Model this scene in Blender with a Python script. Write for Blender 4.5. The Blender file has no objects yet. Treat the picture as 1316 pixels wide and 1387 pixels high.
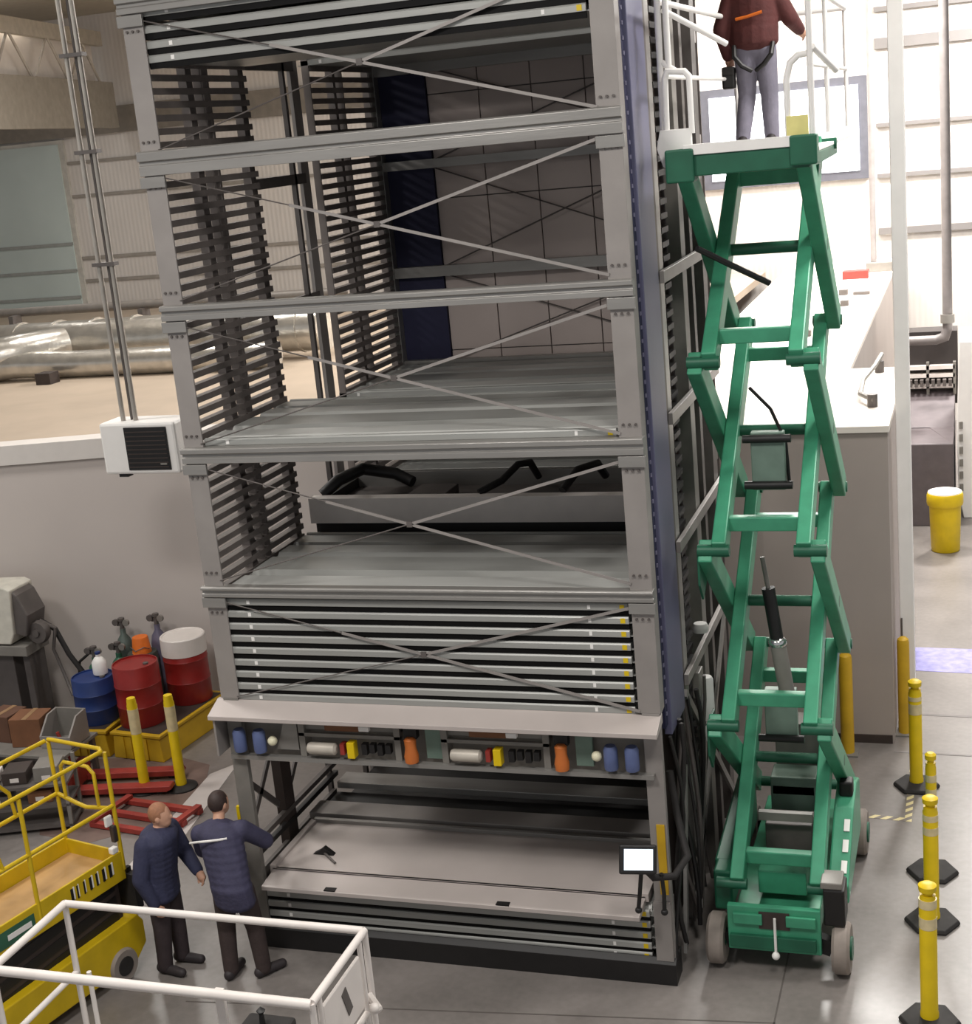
import bpy, bmesh, math, random
from mathutils import Vector, Matrix, Euler
random.seed(7)
S = bpy.context.scene
COL = S.collection
R = math.radians
V = Vector

# ------------------------------------------------------------------ materials
def lin(c):
    return tuple(((x/255)/12.92 if x/255 <= .04045 else ((x/255+.055)/1.055)**2.4) for x in c)
MATS = {}
def mat(name, rgb, rough=.5, metal=0., var=.12, scale=6., bump=0., bscale=60., emit=0., spec=.5, alpha=1., stretch=None):
    if name in MATS: return MATS[name]
    m = bpy.data.materials.new(name); m.use_nodes = True
    nt = m.node_tree; N = nt.nodes; L = nt.links
    b = N['Principled BSDF']
    c = lin(rgb)
    b.inputs['Roughness'].default_value = rough
    b.inputs['Metallic'].default_value = metal
    b.inputs['Specular IOR Level'].default_value = spec
    tc = N.new('ShaderNodeTexCoord')
    vec = tc.outputs['Object']
    if stretch:
        mp = N.new('ShaderNodeMapping'); mp.inputs['Scale'].default_value = stretch
        L.new(vec, mp.inputs['Vector']); vec = mp.outputs['Vector']
    if var > 0:
        n = N.new('ShaderNodeTexNoise'); n.inputs['Scale'].default_value = scale; n.inputs['Detail'].default_value = 5
        L.new(vec, n.inputs['Vector'])
        r = N.new('ShaderNodeValToRGB')
        r.color_ramp.elements[0].position = .3; r.color_ramp.elements[1].position = .72
        r.color_ramp.elements[0].color = (*[x*(1-var) for x in c], 1)
        r.color_ramp.elements[1].color = (*[min(1, x*(1+var)) for x in c], 1)
        L.new(n.outputs['Fac'], r.inputs['Fac']); L.new(r.outputs['Color'], b.inputs['Base Color'])
    else:
        b.inputs['Base Color'].default_value = (*c, 1)
    if bump > 0:
        n2 = N.new('ShaderNodeTexNoise'); n2.inputs['Scale'].default_value = bscale; n2.inputs['Detail'].default_value = 3
        L.new(vec, n2.inputs['Vector'])
        bp = N.new('ShaderNodeBump'); bp.inputs['Strength'].default_value = bump; bp.inputs['Distance'].default_value = .02
        L.new(n2.outputs['Fac'], bp.inputs['Height']); L.new(bp.outputs['Normal'], b.inputs['Normal'])
    if emit > 0:
        b.inputs['Emission Color'].default_value = (*c, 1); b.inputs['Emission Strength'].default_value = emit
    MATS[name] = m
    return m

def wave_bump(m, axis='X', scale=4., strength=.5, dist=.03):
    nt = m.node_tree; N = nt.nodes; L = nt.links
    tc = N.new('ShaderNodeTexCoord'); w = N.new('ShaderNodeTexWave'); w.bands_direction = axis
    w.inputs['Scale'].default_value = scale
    L.new(tc.outputs['Object'], w.inputs['Vector'])
    bp = N.new('ShaderNodeBump'); bp.inputs['Strength'].default_value = strength; bp.inputs['Distance'].default_value = dist
    L.new(w.outputs['Fac'], bp.inputs['Height']); L.new(bp.outputs['Normal'], N['Principled BSDF'].inputs['Normal'])
    return m

steel = mat('galvanised_steel', (150, 147, 143), .38, .45, .10, 3., .05, 25., stretch=(.4, 3, 3))
steel_lt = mat('light_grey_steel', (147, 141, 137), .45, .15, .07, 4.)
steel_dk = mat('dark_steel', (94, 88, 85), .5, .15, .15, 6.)
tray_m = mat('zinc_tray_steel', (158, 158, 154), .42, .2, .12, 2.5, .06, 14., stretch=(.35, 2, 2))
tray_lit = mat('tray_steel_painted_lit', (186, 186, 182), .42, .15, .08, 2.5, .04, 14., stretch=(.35, 2, 2))  # paler copy of the tray steel, paints light bands on the tray tops
tray_wm = mat('pale_tray_steel', (188, 178, 173), .42, .1, .06, 2.)
comb_m = mat('rack_comb_steel', (118, 110, 106), .55, .1, .12, 8.)
panel_m = mat('grey_panel', (142, 134, 130), .55, .0, .06, 3.)
navy_m = mat('navy_paint', (42, 42, 66), .55, .0, .08, 4., spec=.25)
blue_m = mat('slate_blue_paint', (98, 98, 124), .42, .15, .08, 2.)
black_m = mat('black_paint', (24, 22, 22), .5, .0, .2, 8.)
rubber = mat('black_rubber', (38, 35, 34), .75, .0, .2, 12.)
brownblk = mat('brown_black', (58, 48, 44), .6, .0, .2, 5.)
white_m = mat('white_paint', (222, 214, 208), .45, .0, .05, 5.)
whiter = mat('bright_white_paint', (235, 232, 228), .45, .0, .03, 5.)
cream_m = mat('cream_paint', (226, 220, 190), .5, .0, .05, 5.)
green_m = mat('green_paint', (64, 146, 112), .4, .05, .14, 5., .03, 30.)
greend_m = mat('dark_green_paint', (30, 92, 68), .45, .05, .14, 5.)
yellow_m = mat('yellow_paint', (204, 172, 22), .42, .0, .10, 5.)
yellow_d = mat('ochre_yellow_plastic', (196, 156, 30), .5, .0, .12, 4.)
hiviz_m = mat('bright_yellow', (222, 190, 10), .45, .0, .08, 6.)
band_m = mat('reflective_band', (222, 205, 160), .35, .1, .1, 14.)
red_m = mat('red_drum_paint', (140, 34, 30), .4, .0, .18, 5.)
redf_m = mat('red_frame_paint', (150, 52, 44), .5, .0, .2, 6.)
bluep_m = mat('blue_plastic', (34, 56, 112), .5, .0, .15, 5.)
gcyl_m = mat('green_cylinder_paint', (52, 98, 76), .45, .1, .15, 6.)
orange_m = mat('orange_plastic', (224, 112, 32), .5, .0, .1, 8.)
brown_m = mat('cardboard', (118, 78, 52), .8, .0, .15, 5.)
wood_m = mat('deck_plywood', (190, 150, 96), .6, .0, .12, 4.)
tyre_m = mat('grey_tyre', (140, 130, 122), .7, .0, .12, 8.)
foil_m = mat('foil_duct', (200, 196, 188), .28, .75, .12, 5., .35, 9.)
chrome_m = mat('chrome', (205, 205, 205), .18, .9, .05, 5.)
indigo_m = mat('component_blue', (88, 100, 140), .45, .0, .12, 8.)
grey_m = mat('mid_grey', (128, 124, 118), .5, .1, .10, 6.)
sage_m = mat('grey_green_plate', (110, 130, 118), .5, .1, .12, 6.)
screen_m = mat('lit_screen', (214, 226, 240), .4, .0, .0, emit=.9)
box_m = mat('enclosure_grey', (168, 157, 150), .6, .0, .04, 1.5)
roof_m = mat('enclosure_roof', (232, 224, 214), .7, .0, .06, 1.2)
lav_m = mat('lavender_sheet', (150, 146, 204), .6, .0, .22, 9.)
tape_m = None

# ------------------------------------------------------------------ mesh builder
class MB:
    def __init__(s): s.v = []; s.f = []; s.smooth = False
    def add(s, vs, fs):
        o = len(s.v); s.v += [V(p) for p in vs]; s.f += [tuple(i+o for i in f) for f in fs]; return s
    def box(s, x0, x1, y0, y1, z0, z1):
        return s.add([(x0,y0,z0),(x1,y0,z0),(x1,y1,z0),(x0,y1,z0),(x0,y0,z1),(x1,y0,z1),(x1,y1,z1),(x0,y1,z1)],
                     [(3,2,1,0),(4,5,6,7),(0,1,5,4),(1,2,6,5),(2,3,7,6),(3,0,4,7)])
    def obox(s, c, size, rot=(0,0,0)):
        M = Euler(rot).to_matrix(); a, b, d = [x/2 for x in size]; c = V(c)
        n = len(s.v); s.box(-a,a,-b,b,-d,d)
        for i in range(n, n+8): s.v[i] = M @ s.v[i] + c
        return s
    def bar(s, a, b, w, h, up=(0,0,1)):
        a, b = V(a), V(b); d = (b-a); L = d.length; d.normalize()
        x = d.cross(V(up))
        if x.length < 1e-4: x = d.cross(V((1,0,0)))
        x.normalize(); u = x.cross(d)
        p = []
        for q in (a, b):
            for i, j in ((-1,-1),(1,-1),(1,1),(-1,1)): p.append(q + x*(w/2*i) + u*(h/2*j))
        return s.add(p, [(3,2,1,0),(4,5,6,7),(0,1,5,4),(1,2,6,5),(2,3,7,6),(3,0,4,7)])
    def tube(s, a, b, r, r2=None, n=12, cap=True):
        return s.sweep([a, b], [r, r if r2 is None else r2], n, cap)
    def sweep(s, pts, rad, n=10, cap=True):
        s.smooth = True
        pts = [V(p) for p in pts]
        if not isinstance(rad, (list, tuple)): rad = [rad]*len(pts)
        m = len(pts); tan = []
        for i in range(m):
            t = (pts[min(i+1,m-1)]-pts[i]).normalized() + (pts[i]-pts[max(i-1,0)]).normalized()
            tan.append(t.normalized() if t.length > 1e-6 else V((0,0,1)))
        x = tan[0].orthogonal().normalized(); vs = []
        for i in range(m):
            x = (x - tan[i]*x.dot(tan[i])).normalized(); y = tan[i].cross(x)
            sc = 1.
            if 0 < i < m-1:
                ca = (pts[i]-pts[i-1]).normalized().dot(tan[i]); sc = 1/max(.6, ca)
            for k in range(n):
                t = 2*math.pi*k/n; vs.append(pts[i] + (x*math.cos(t)+y*math.sin(t))*rad[i]*sc)
        fs = [(i*n+k, i*n+(k+1) % n, (i+1)*n+(k+1) % n, (i+1)*n+k) for i in range(m-1) for k in range(n)]
        if cap: fs += [tuple(range(n-1,-1,-1)), tuple((m-1)*n+k for k in range(n))]
        return s.add(vs, fs)
    def lathe(s, prof, c=(0,0,0), n=24, axis='z'):
        s.smooth = True; c = V(c); vs = []
        for r, h in prof:
            for k in range(n):
                t = 2*math.pi*k/n; p = (r*math.cos(t), r*math.sin(t), h)
                if axis == 'x': p = (h, p[0], p[1])
                if axis == 'y': p = (p[0], h, p[1])
                vs.append(c+V(p))
        m = len(prof)
        fs = [(i*n+k, i*n+(k+1) % n, (i+1)*n+(k+1) % n, (i+1)*n+k) for i in range(m-1) for k in range(n)]
        fs += [tuple(range(n-1,-1,-1)), tuple((m-1)*n+k for k in range(n))]
        return s.add(vs, fs)
    def prism(s, poly, axis, lo, hi):
        n = len(poly); vs = []
        for t in (lo, hi):
            for a, b in poly: vs.append({'x': (t,a,b), 'y': (a,t,b), 'z': (a,b,t)}[axis])
        return s.add(vs, [tuple(range(n-1,-1,-1)), tuple(range(n,2*n))] + [(i,(i+1) % n,n+(i+1) % n,n+i) for i in range(n)])
    def ball(s, c, rx, ry=None, rz=None, n=14, m=9, rot=None):
        s.smooth = True; ry = ry or rx; rz = rz or rx; c = V(c); M = Euler(rot).to_matrix() if rot else None
        vs = []
        for i in range(m+1):
            ph = math.pi*i/m
            for k in range(n):
                t = 2*math.pi*k/n
                p = V((rx*math.sin(ph)*math.cos(t), ry*math.sin(ph)*math.sin(t), -rz*math.cos(ph)))
                vs.append(c + (M @ p if M else p))
        fs = [(i*n+k, i*n+(k+1) % n, (i+1)*n+(k+1) % n, (i+1)*n+k) for i in range(m) for k in range(n)]
        return s.add(vs, fs)
    def mesh(s, name, off=V((0,0,0))):
        me = bpy.data.meshes.new(name)
        me.from_pydata([tuple(p-off) for p in s.v], [], s.f)
        bm = bmesh.new(); bm.from_mesh(me)
        bmesh.ops.remove_doubles(bm, verts=bm.verts, dist=1e-6)
        bmesh.ops.recalc_face_normals(bm, faces=bm.faces)
        bm.to_mesh(me); bm.free()
        if s.smooth:
            for p in me.polygons: p.use_smooth = True
            me.set_sharp_from_angle(angle=R(38))
        me.update()
        return me
    def build(s, name, m, parent=None, local=False, bevel=0., label=None):
        off = V((0,0,0))
        if parent is not None and not local:
            p = parent
            while p.parent: p = p.parent
            off = V(p.location)
        o = bpy.data.objects.new(name, s.mesh(name, off)); COL.objects.link(o)
        o.data.materials.append(m)
        if parent is not None: o.parent = parent
        if bevel:
            b = o.modifiers.new('bevel', 'BEVEL'); b.width = bevel; b.segments = 2; b.limit_method = 'ANGLE'; b.angle_limit = R(40)
        if label: o['label'] = label
        return o

def tag(o, label, cat, group=None, kind=None):
    o['label'] = label; o['category'] = cat
    if group: o['group'] = group
    if kind: o['kind'] = kind
    return o
def thing(name, label, cat, loc=(0,0,0), rz=0., group=None):
    o = bpy.data.objects.new(name, None); COL.objects.link(o); o.empty_display_size = .1
    o.location = loc; o.rotation_euler = (0,0,rz)
    return tag(o, label, cat, group)
def struct(name, mb, m, label, bevel=0.):
    o = mb.build(name, m, bevel=bevel); o['kind'] = 'structure'; o['label'] = label
    return o
def kids(o): return [c for c in COL.objects if c.parent == o]
def dup(root, loc=None, rz=None, label=None, group=None):
    r = root.copy(); COL.objects.link(r)
    if loc is not None: r.location = loc
    if rz is not None: r.rotation_euler = (0,0,rz)
    if label: r['label'] = label
    if group: r['group'] = group
    for ch in kids(root):
        c = ch.copy(); COL.objects.link(c); c.parent = r
        for g in kids(ch):
            d = g.copy(); COL.objects.link(d); d.parent = c
    return r
B = lambda *a: MB().box(*a)

# ------------------------------------------------------------------ camera
cam = bpy.data.cameras.new('camera'); co = bpy.data.objects.new('camera', cam); COL.objects.link(co)
f_px, yaw, pitch, roll = 1978.763, -.335355, .252988, -.0947489
cy, sy, cp, sp, cr, sr = math.cos(yaw), math.sin(yaw), math.cos(pitch), math.sin(pitch), math.cos(roll), math.sin(roll)
F = V((sy*cp, cy*cp, -sp)); Rt = V((cy, -sy, 0)); U = Rt.cross(F)
R2 = Rt*cr + U*sr; U2 = -Rt*sr + U*cr
M = Matrix((R2, U2, -F)).transposed().to_4x4(); M.translation = V((6.52286, -10.95129, 7.22842))
co.matrix_world = M
cam.sensor_fit = 'VERTICAL'; cam.sensor_height = 36; cam.lens = f_px/1387*36
cam.clip_start = .1; cam.clip_end = 200
S.camera = co

# ------------------------------------------------------------------ setting
def concrete():
    m = bpy.data.materials.new('concrete_floor'); m.use_nodes = True; nt = m.node_tree; N = nt.nodes; L = nt.links
    b = N['Principled BSDF']; tc = N.new('ShaderNodeTexCoord')
    n1 = N.new('ShaderNodeTexNoise'); n1.inputs['Scale'].default_value = .9; n1.inputs['Detail'].default_value = 8
    n2 = N.new('ShaderNodeTexNoise'); n2.inputs['Scale'].default_value = 14; n2.inputs['Detail'].default_value = 6
    for n in (n1, n2): L.new(tc.outputs['Object'], n.inputs['Vector'])
    mx = N.new('ShaderNodeMix'); mx.data_type = 'FLOAT'; mx.inputs[0].default_value = .3
    L.new(n1.outputs['Fac'], mx.inputs[2]); L.new(n2.outputs['Fac'], mx.inputs[3])
    r = N.new('ShaderNodeValToRGB'); r.color_ramp.elements[0].position = .34; r.color_ramp.elements[1].position = .68
    r.color_ramp.elements[0].color = (*lin((112, 107, 103)), 1); r.color_ramp.elements[1].color = (*lin((138, 131, 127)), 1)
    L.new(mx.outputs[0], r.inputs['Fac']); L.new(r.outputs['Color'], b.inputs['Base Color'])
    r2 = N.new('ShaderNodeMapRange'); r2.inputs[3].default_value = .24; r2.inputs[4].default_value = .42
    L.new(n1.outputs['Fac'], r2.inputs[0]); L.new(r2.outputs[0], b.inputs['Roughness'])
    return m
struct('floor', B(-30, 14, -15, 23, -.2, 0), concrete(), 'polished grey concrete floor')
wall_m = wave_bump(mat('back_wall_sheet', (196, 190, 184), .6, .0, .05, .7), 'X', 2.6, .14, .03)
struct('wall_back', B(-30, 14, 23, 23.3, -.2, 11.2), wall_m, 'pale corrugated far wall of the hall')
ceil_m = wave_bump(mat('ceiling_deck', (160, 152, 138), .7, .0, .06, 1.), 'X', 1.6, .4, .04)
struct('ceiling', B(-30, 14, -15, 23, 11, 11.2), ceil_m, 'beige grey ribbed ceiling deck')
girt_m = mat('wall_girt_paint', (112, 108, 106), .6, .0, .06, 2.)
for i, (z, t) in enumerate(((8.3, .22), (6.6, .08), (5.52, .09), (4.32, .14), (9.0, .1)), 1):
    struct('trim_%d' % i, B(4.5, 13, 22.9, 23.02, z-t/2, z+t/2), girt_m, 'grey horizontal girt on the right part of the far wall, %s' % ('second from top','third from top','second from bottom','lowest','topmost')[i-1])
struct('trim_6', B(-30, -2, 22.88, 23.02, 8.1, 8.75), mat('wall_band', (120, 113, 104), .7), 'dark grey band high on the left part of the far wall')
for i, z in enumerate((7.45, 6.6, 5.0, 4.4)):
    struct('trim_%d' % (7+i), B(-30, -2, 22.95, 23.02, z-.04, z+.04), mat('wall_line', (140, 134, 126), .7), 'thin grey seam on the left far wall, %s' % ('topmost','second from top','second from bottom','lowest')[i])
# far windows
w = B(.7, 4.32, 22.88, 23.02, 5.5, 7.68).build('window_1', mat('window_frame_grey', (84, 84, 92), .5)); w['kind'] = 'structure'; w['label'] = 'bright window in a grey frame behind the person on the green lift'
B(.9, 4.14, 22.84, 22.9, 5.68, 7.5).build('pane', mat('day_pane', (244, 248, 255), .3, emit=2.2, var=0), w)
w = B(-20, -15.9, 22.9, 23.02, 3.2, 8.05).build('window_2', mat('window_frame_pale', (176, 172, 164), .5)); w['kind'] = 'structure'; w['label'] = 'tall bluish translucent glazing at the far left'
B(-19.9, -16.05, 22.86, 22.92, 3.25, 7.95).build('pane', mat('milky_pane', (176, 186, 182), .35, .0, .06, .6), w)
mm = MB()
for z in (4.0, 4.7, 5.4): mm.box(-19.9, -16.05, 22.83, 22.88, z-.04, z+.04)
mm.build('mullion', mat('mullion_grey', (140, 142, 138), .5), w)

# left partition block: wall with a parapet cap and flat roof behind
wd = V((.966, .259, 0)); wn = V((-.259, .966, 0)); w0 = V((-3.46, 5.62, 0))
def P(t, d=0., z=0.): return w0 + wd*t + wn*d + V((0,0,z))
def slab(t0, t1, d0, d1, z0, z1):
    q = [P(t0,d0), P(t1,d0), P(t1,d1), P(t0,d1)]
    return MB().prism([(p.x, p.y) for p in q], 'z', z0, z1)
lw_m = mat('partition_white', (198, 189, 183), .65, .0, .03, .8)
struct('wall_left', slab(-9, 5.5, 0, .18, 0, 3.56), lw_m, 'off-white partition wall behind the drums')
struct('trim_20', slab(-9, 5.5, -.06, .3, 3.56, 3.82), mat('parapet_white', (214, 208, 202), .5, .0, .03), 'white cap along the top of the partition wall')
q = [P(-9,.3), P(5.5,.3), V((2,22.8,0)), V((-28,22.8,0)), V((-28,8,0))]
struct('trim_21', MB().prism([(p.x,p.y) for p in q], 'z', 3.45, 3.6), mat('beige_roof', (176, 160, 142), .75, .0, .08, 1.), 'beige flat roof behind the partition wall')

# ceiling girder on the left, running away from the camera
gd = V((-.225, .974, 0))
def G(s_, z, off=0.): 
    p = V((-12.6, 15.94, 0)) + gd*s_ + V((.974,.225,0))*off; return (p.x, p.y, z)
g = thing('ceiling_girder', 'open web ceiling girder with a pale fascia high on the left', 'girder', G(0, 8.1))
mb = MB(); mb.bar(G(-9,10.35), G(6.7,10.35), .16, .34); mb.build('top_chord', mat('girder_beige', (172,164,150), .6), g)
mb = MB(); mb.bar(G(-9,8.75,.1), G(6.7,8.75,.1), .2, 1.1); mb.build('bottom_chord', mat('girder_dark', (134,127,116), .65), g)
mb = MB(); mb.bar(G(-9,9.75,-.25), G(6.7,9.75,-.25), .05, .95); mb.build('fascia', mat('fascia_white', (206,198,190), .6, .0, .03), g)
for k in range(14):
    a = -9+k*1.1; mb = MB(); mb.tube(G(a, 10.25 if k % 2 else 9.2, .02), G(a+1.1, 9.2 if k % 2 else 10.25, .02), .035, n=6)
    mb.build('web_strut', mat('web_grey', (168,160,150), .6), g)

# floor joints, and a lit patch of floor painted as a paler strip
jm = mat('joint_dark', (92, 86, 82), .7)
struct('trim_30', MB().prism([(4.93,-15),(4.945,-15),(4.925,.9),(4.91,.9)], 'z', -.001, .002), jm, 'dark joint in the floor ending under the green lift')
struct('trim_31', MB().prism([(-.2,-1.02),(4.93,-.44),(4.93,-.425),(-.2,-1.005)], 'z', -.001, .002), jm, 'dark joint in the floor in front of the storage tower')
struct('trim_32', MB().prism([(-1.7,.5),(-2.12,1.1),(-2.36,3.45),(-2.15,3.8),(-1.75,1.3),(-1.35,.7)], 'z', -.001, .004), mat('painted_light_strip', (196,188,184), .5, .0, .05), 'patch of light painted as a pale strip on the floor behind the two men')
struct('trim_33', MB().prism([(5.6,6.05),(7.2,6.0),(7.2,6.06),(5.6,6.1)], 'z', -.001, .003).prism([(5.6,4.95),(7.2,4.9),(7.2,4.94),(5.6,4.99)], 'z', -.001, .003), mat('grey_floor_line', (128,122,120), .6), 'pair of thin grey lines marked on the floor at the right')

struct('trim_34', MB().prism([(-4.4,2.9),(-3.6,1.7),(-2.9,1.6),(-2.35,2.1),(-2.2,3.0),(-2.5,3.7),(-3.1,3.9),(-4.3,3.65)], 'z', -.001, .0025), mat('brown_dirt', (112,92,84), .7, .0, .22, 3.), 'reddish brown dirty patch of floor around the posts and the red truck')
# ------------------------------------------------------------------ storage tower
W = 4.05; D = 5.15; Z0 = 7.236; H = 1.238
ZB = {-1: Z0+H, 0: Z0, 1: Z0-H, 2: Z0-2*H, 3: Z0-3*H}
tower = thing('storage_tower', 'tall open grey steel vertical storage tower with trays and crossbeams', 'storage tower', (W/2, D/2, 0))
def part(name, mb, m, bevel=0., label=None, parent=None): return mb.build(name, m, parent or tower, bevel=bevel, label=label)
TOPZ = 9.15
# front corner posts, C-profile
for x0, x1, s_ in ((0, .185, 1), (W-.185, W, -1)):
    mb = MB(); mb.box(x0, x1, 0, .02, 2.5, TOPZ)
    mb.box(x0 if s_ > 0 else x1-.02, x0+.02 if s_ > 0 else x1, .02, .16, 2.5, TOPZ)
    po = part('corner_post', mb, steel_lt, .004)
    for k in ZB:
        if ZB[k] > TOPZ: continue
        mb = MB()
        for dx in (.04, .09, .14):
            for dz in (-.2, .17): mb.tube((x0+dx, .0, ZB[k]+dz), (x0+dx, -.018, ZB[k]+dz), .011, n=6)
        part('bolt_set', mb, steel_dk, parent=po)
for x0, x1 in ((.02, .17), (W-.16, W-.01)):
    mb = MB(); mb.box(x0, x1, .0, .06, 0, 2.5); part('lower_post', mb, steel_lt if x0 > 1 else grey_m, .004)
# front crossbeams
for k, hh in ((-1,.13), (0,.2), (1,.13), (2,.14), (3,.1)):
    z = ZB[k]
    mb = MB(); prof = [(-.035,z-hh/2),(-.035,z-.02),(-.02,z-.012),(-.02,z+.012),(-.05,z+.02),(-.05,z+hh/2-.012),(-.038,z+hh/2),(.05,z+hh/2),(.05,z-hh/2)]
    mb.prism(prof, 'x', -.02, W+.01)
    part('crossbeam', mb, steel, .003)
    for xa, xb in ((-.03,.2),(W-.2,W+.02)):
        mb = MB(); mb.box(xa, xb, -.03, -.001, z-hh/2-.1, z-hh/2-.01); part('end_bracket', mb, steel, .003)
def brace(zt, zb):
    xl, xr = .17, W-.17; xc, zc = W/2, (zt+zb)/2
    for z1, z0, t0 in ((zb, zt, .30), (zt, zb, .5)):
        q = V((xl,-.006,z0)).lerp(V((xr,-.006,z1)), t0)
        mb = MB(); mb.bar(q, (xr,-.006,z1), .008, .024); br = part('cross_brace', mb, steel_lt)
        mb = MB(); mb.tube((xl,-.006,z0), q, .006, n=6); part('tie_wire', mb, steel_dk, parent=br)
    mb = MB(); mb.obox((xc,-.008,zc), (.05,.012,.05)); part('brace_joint', mb, steel_dk)
# X braces (flat straps) in each bay at the front
for a, b in ((-1,0),(0,1),(1,2),(2,3)):
    brace(ZB[a]-.12, ZB[b]+.1)
brace(ZB[3]-.1, 2.52)
# left side support combs (front rack and rear rack)
def comb(y0, y1, ups, x=.06, z0=2.55, z1=TOPZ, dots=()):
    mb = MB(); z = z0+.03
    while z < z1-.05:
        mb.box(x-.02, x+.055, y0, y1, z, z+.012); mb.box(x+.03, x+.055, y0, y1, z-.042, z)
        z += .108
    for a, b in ups: mb.box(x-.03, x+.0, a, b, z0, z1)
    for a, b in ups: mb.box(x+.0, x+.05, a, a+.012, z0, z1)
    return mb
part('tray_rack', comb(.1, 1.86, ((.72,.92),(.98,1.06),(1.09,1.22),(1.7,1.86)), z0=2.5), comb_m)
part('tray_rack', comb(3.3, 4.98, ((3.28,3.34),(3.86,4.04),(4.1,4.24),(4.84,4.96)), z0=2.5), comb_m)
mb = MB(); mb.box(0, .05, 1.88, 1.93, 0, TOPZ); part('side_post', mb, steel_dk, .003)
mb = MB(); mb.box(0, .05, 2.78, 2.83, 0, TOPZ); part('side_post', mb, steel_dk, .003)
mb = MB(); mb.box(0, .04, 2.98, 3.16, 0, TOPZ); part('side_post', mb, steel_lt, .003)
mb = MB(); mb.box(0, .12, 4.98, 5.12, 0, TOPZ); part('side_post', mb, steel, .003)
for z in (8.05, 6.95, 5.75, 4.55):
    mb = MB(); mb.box(.0, .05, 1.95, 3.05, z-.05, z+.05); part('side_tie', mb, steel_dk)
# back wall with navy channel and panels
bp_m = mat('tower_back_panel', (188, 174, 168), .55, .0, .04, 2.)
mb = MB()
for i in range(5):
    x0 = .68+i*.61
    for z0, z1 in ((2.4,3.6),(3.6,4.8),(4.8,6.55),(6.55,7.7),(7.7,TOPZ)):
        mb.box(x0+.006, x0+.604, D, D+.03, z0+.006, z1-.006)
part('back_panel', mb, bp_m, .003)
mb = MB(); mb.box(.6, 3.75, D+.03, D+.05, 0, TOPZ); part('back_sheet', mb, steel_dk)
mb = MB(); mb.box(.12, .68, D-.04, D+.05, 0, TOPZ); part('navy_channel', mb, navy_m, .004, 'dark navy vertical channel')
for z, t in ((8.02,.16),(6.95,.1),(5.74,.12),(4.66,.1),(3.5,.12)):
    mb = MB(); mb.box(.1, 3.75, D-.14, D-.04, z-t/2, z+t/2); part('rear_crossbeam', mb, steel)
for za, zb in ((8.0,6.98),(6.9,5.78),(5.7,4.7)):
    for a, b in ((.7,3.7),(3.7,.7)):
        mb = MB(); mb.tube((a,D-.06,za), (b,D-.06,zb), .009, n=6); part('rear_brace', mb, steel_dk)
# unseen cover added over the tower to keep its interior dark
mb = MB(); mb.box(0, W, 0, 3.4, TOPZ, TOPZ+.05); mb.box(0, 3.75, 3.4, D, TOPZ, TOPZ+.05); part('added_shade_cover', mb, steel_dk)
# right side: navy strip with bolts, slate-blue face, posts, ties, braces
mb = MB(); mb.box(W-.03, W+.0, .16, .26, 2.3, TOPZ); st = part('bolt_strip', mb, navy_m)
mb = MB()
for k in range(62):
    z = 2.4+k*.108; mb.box(W-.0, W+.008, .2, .225, z, z+.03)
part('slot_row', mb, mat('slot_pale',(112,110,132),.6), parent=st)  # pale dots on the navy strip
mb = MB(); mb.box(W-.04, W+.03, .27, .86, 2.2, TOPZ); part('slate_column', mb, blue_m, .008, 'slate-blue column facing')
mb = MB(); mb.box(W-.02, W+.0, .86, 1.06, .1, TOPZ); part('side_panel', mb, steel_dk)
for y0, y1, m_ in ((1.06,1.22,steel),(2.05,2.25,grey_m),(2.5,2.62,steel_dk),(3.1,3.32,steel_dk)):
    mb = MB(); mb.box(W-.12, W, y0, y1, 0, TOPZ); part('side_post', mb, m_, .003)
mb = MB(); mb.box(W-.2, W-.16, .2, 3.3, .1, TOPZ); part('light_block_sheet', mb, brownblk)  # dark sheets added inside the tower to keep light out
mb = MB(); mb.box(3.6, 3.64, 3.3, D, .1, TOPZ); part('light_block_sheet', mb, brownblk)
mb = MB()   # lift chain ladder between the posts
for k in range(70): mb.box(W-.13, W-.05, 1.5, 1.78, .5+k*.12, .5+k*.12+.05)
part('chain', mb, black_m)
for z in (8.4, 5.95, 4.76, 3.63, 2.41):
    mb = MB(); mb.bar((W+.03, .98, z), (W+.03, 3.42, z), .04, .1); part('side_rail', mb, steel_lt, .003)
for (ya, za, yb, zb) in ((.9,.3,3.2,2.35),(3.2,.25,.95,2.3),(1.1,.1,1.9,1.9),(.3,.12,.75,1.7)):
    mb = MB(); mb.bar((W+.02, ya, za), (W+.02, yb, zb), .03, .07); part('diagonal_strut', mb, steel)
mb = MB()
mb.box(W-.01,W+.06,1.42,1.62,2.05,2.3); part('motor', mb, grey_m, .01)
for y, z0, z1 in ((1.66,2.62,2.7),(1.75,1.72,2.14),(1.78,1.5,1.64)):
    mb = MB(); mb.lathe([(.0,z0),(.07,z0),(.075,z0+.03),(.075,z1-.03),(.06,z1),(0,z1)], (W+.05, y, 0), 14); part('white_canister', mb, whiter, label='small white canister')
# hoses at the lower right side
rr = random.Random(3)
for i in range(9):
    y = .12+.16*i; pts = []
    for k in range(9):
        t = k/8; pts.append((W+.04+.05*math.sin(t*5+i), y+.12*math.sin(t*4+i*1.7)+.25*t*(i % 3)*.4, 2.25-2.05*t))
    mb = MB(); mb.sweep(pts, .016+.006*(i % 2), 8); part('hose', mb, (black_m, rubber, steel_dk)[i % 3])
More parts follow.
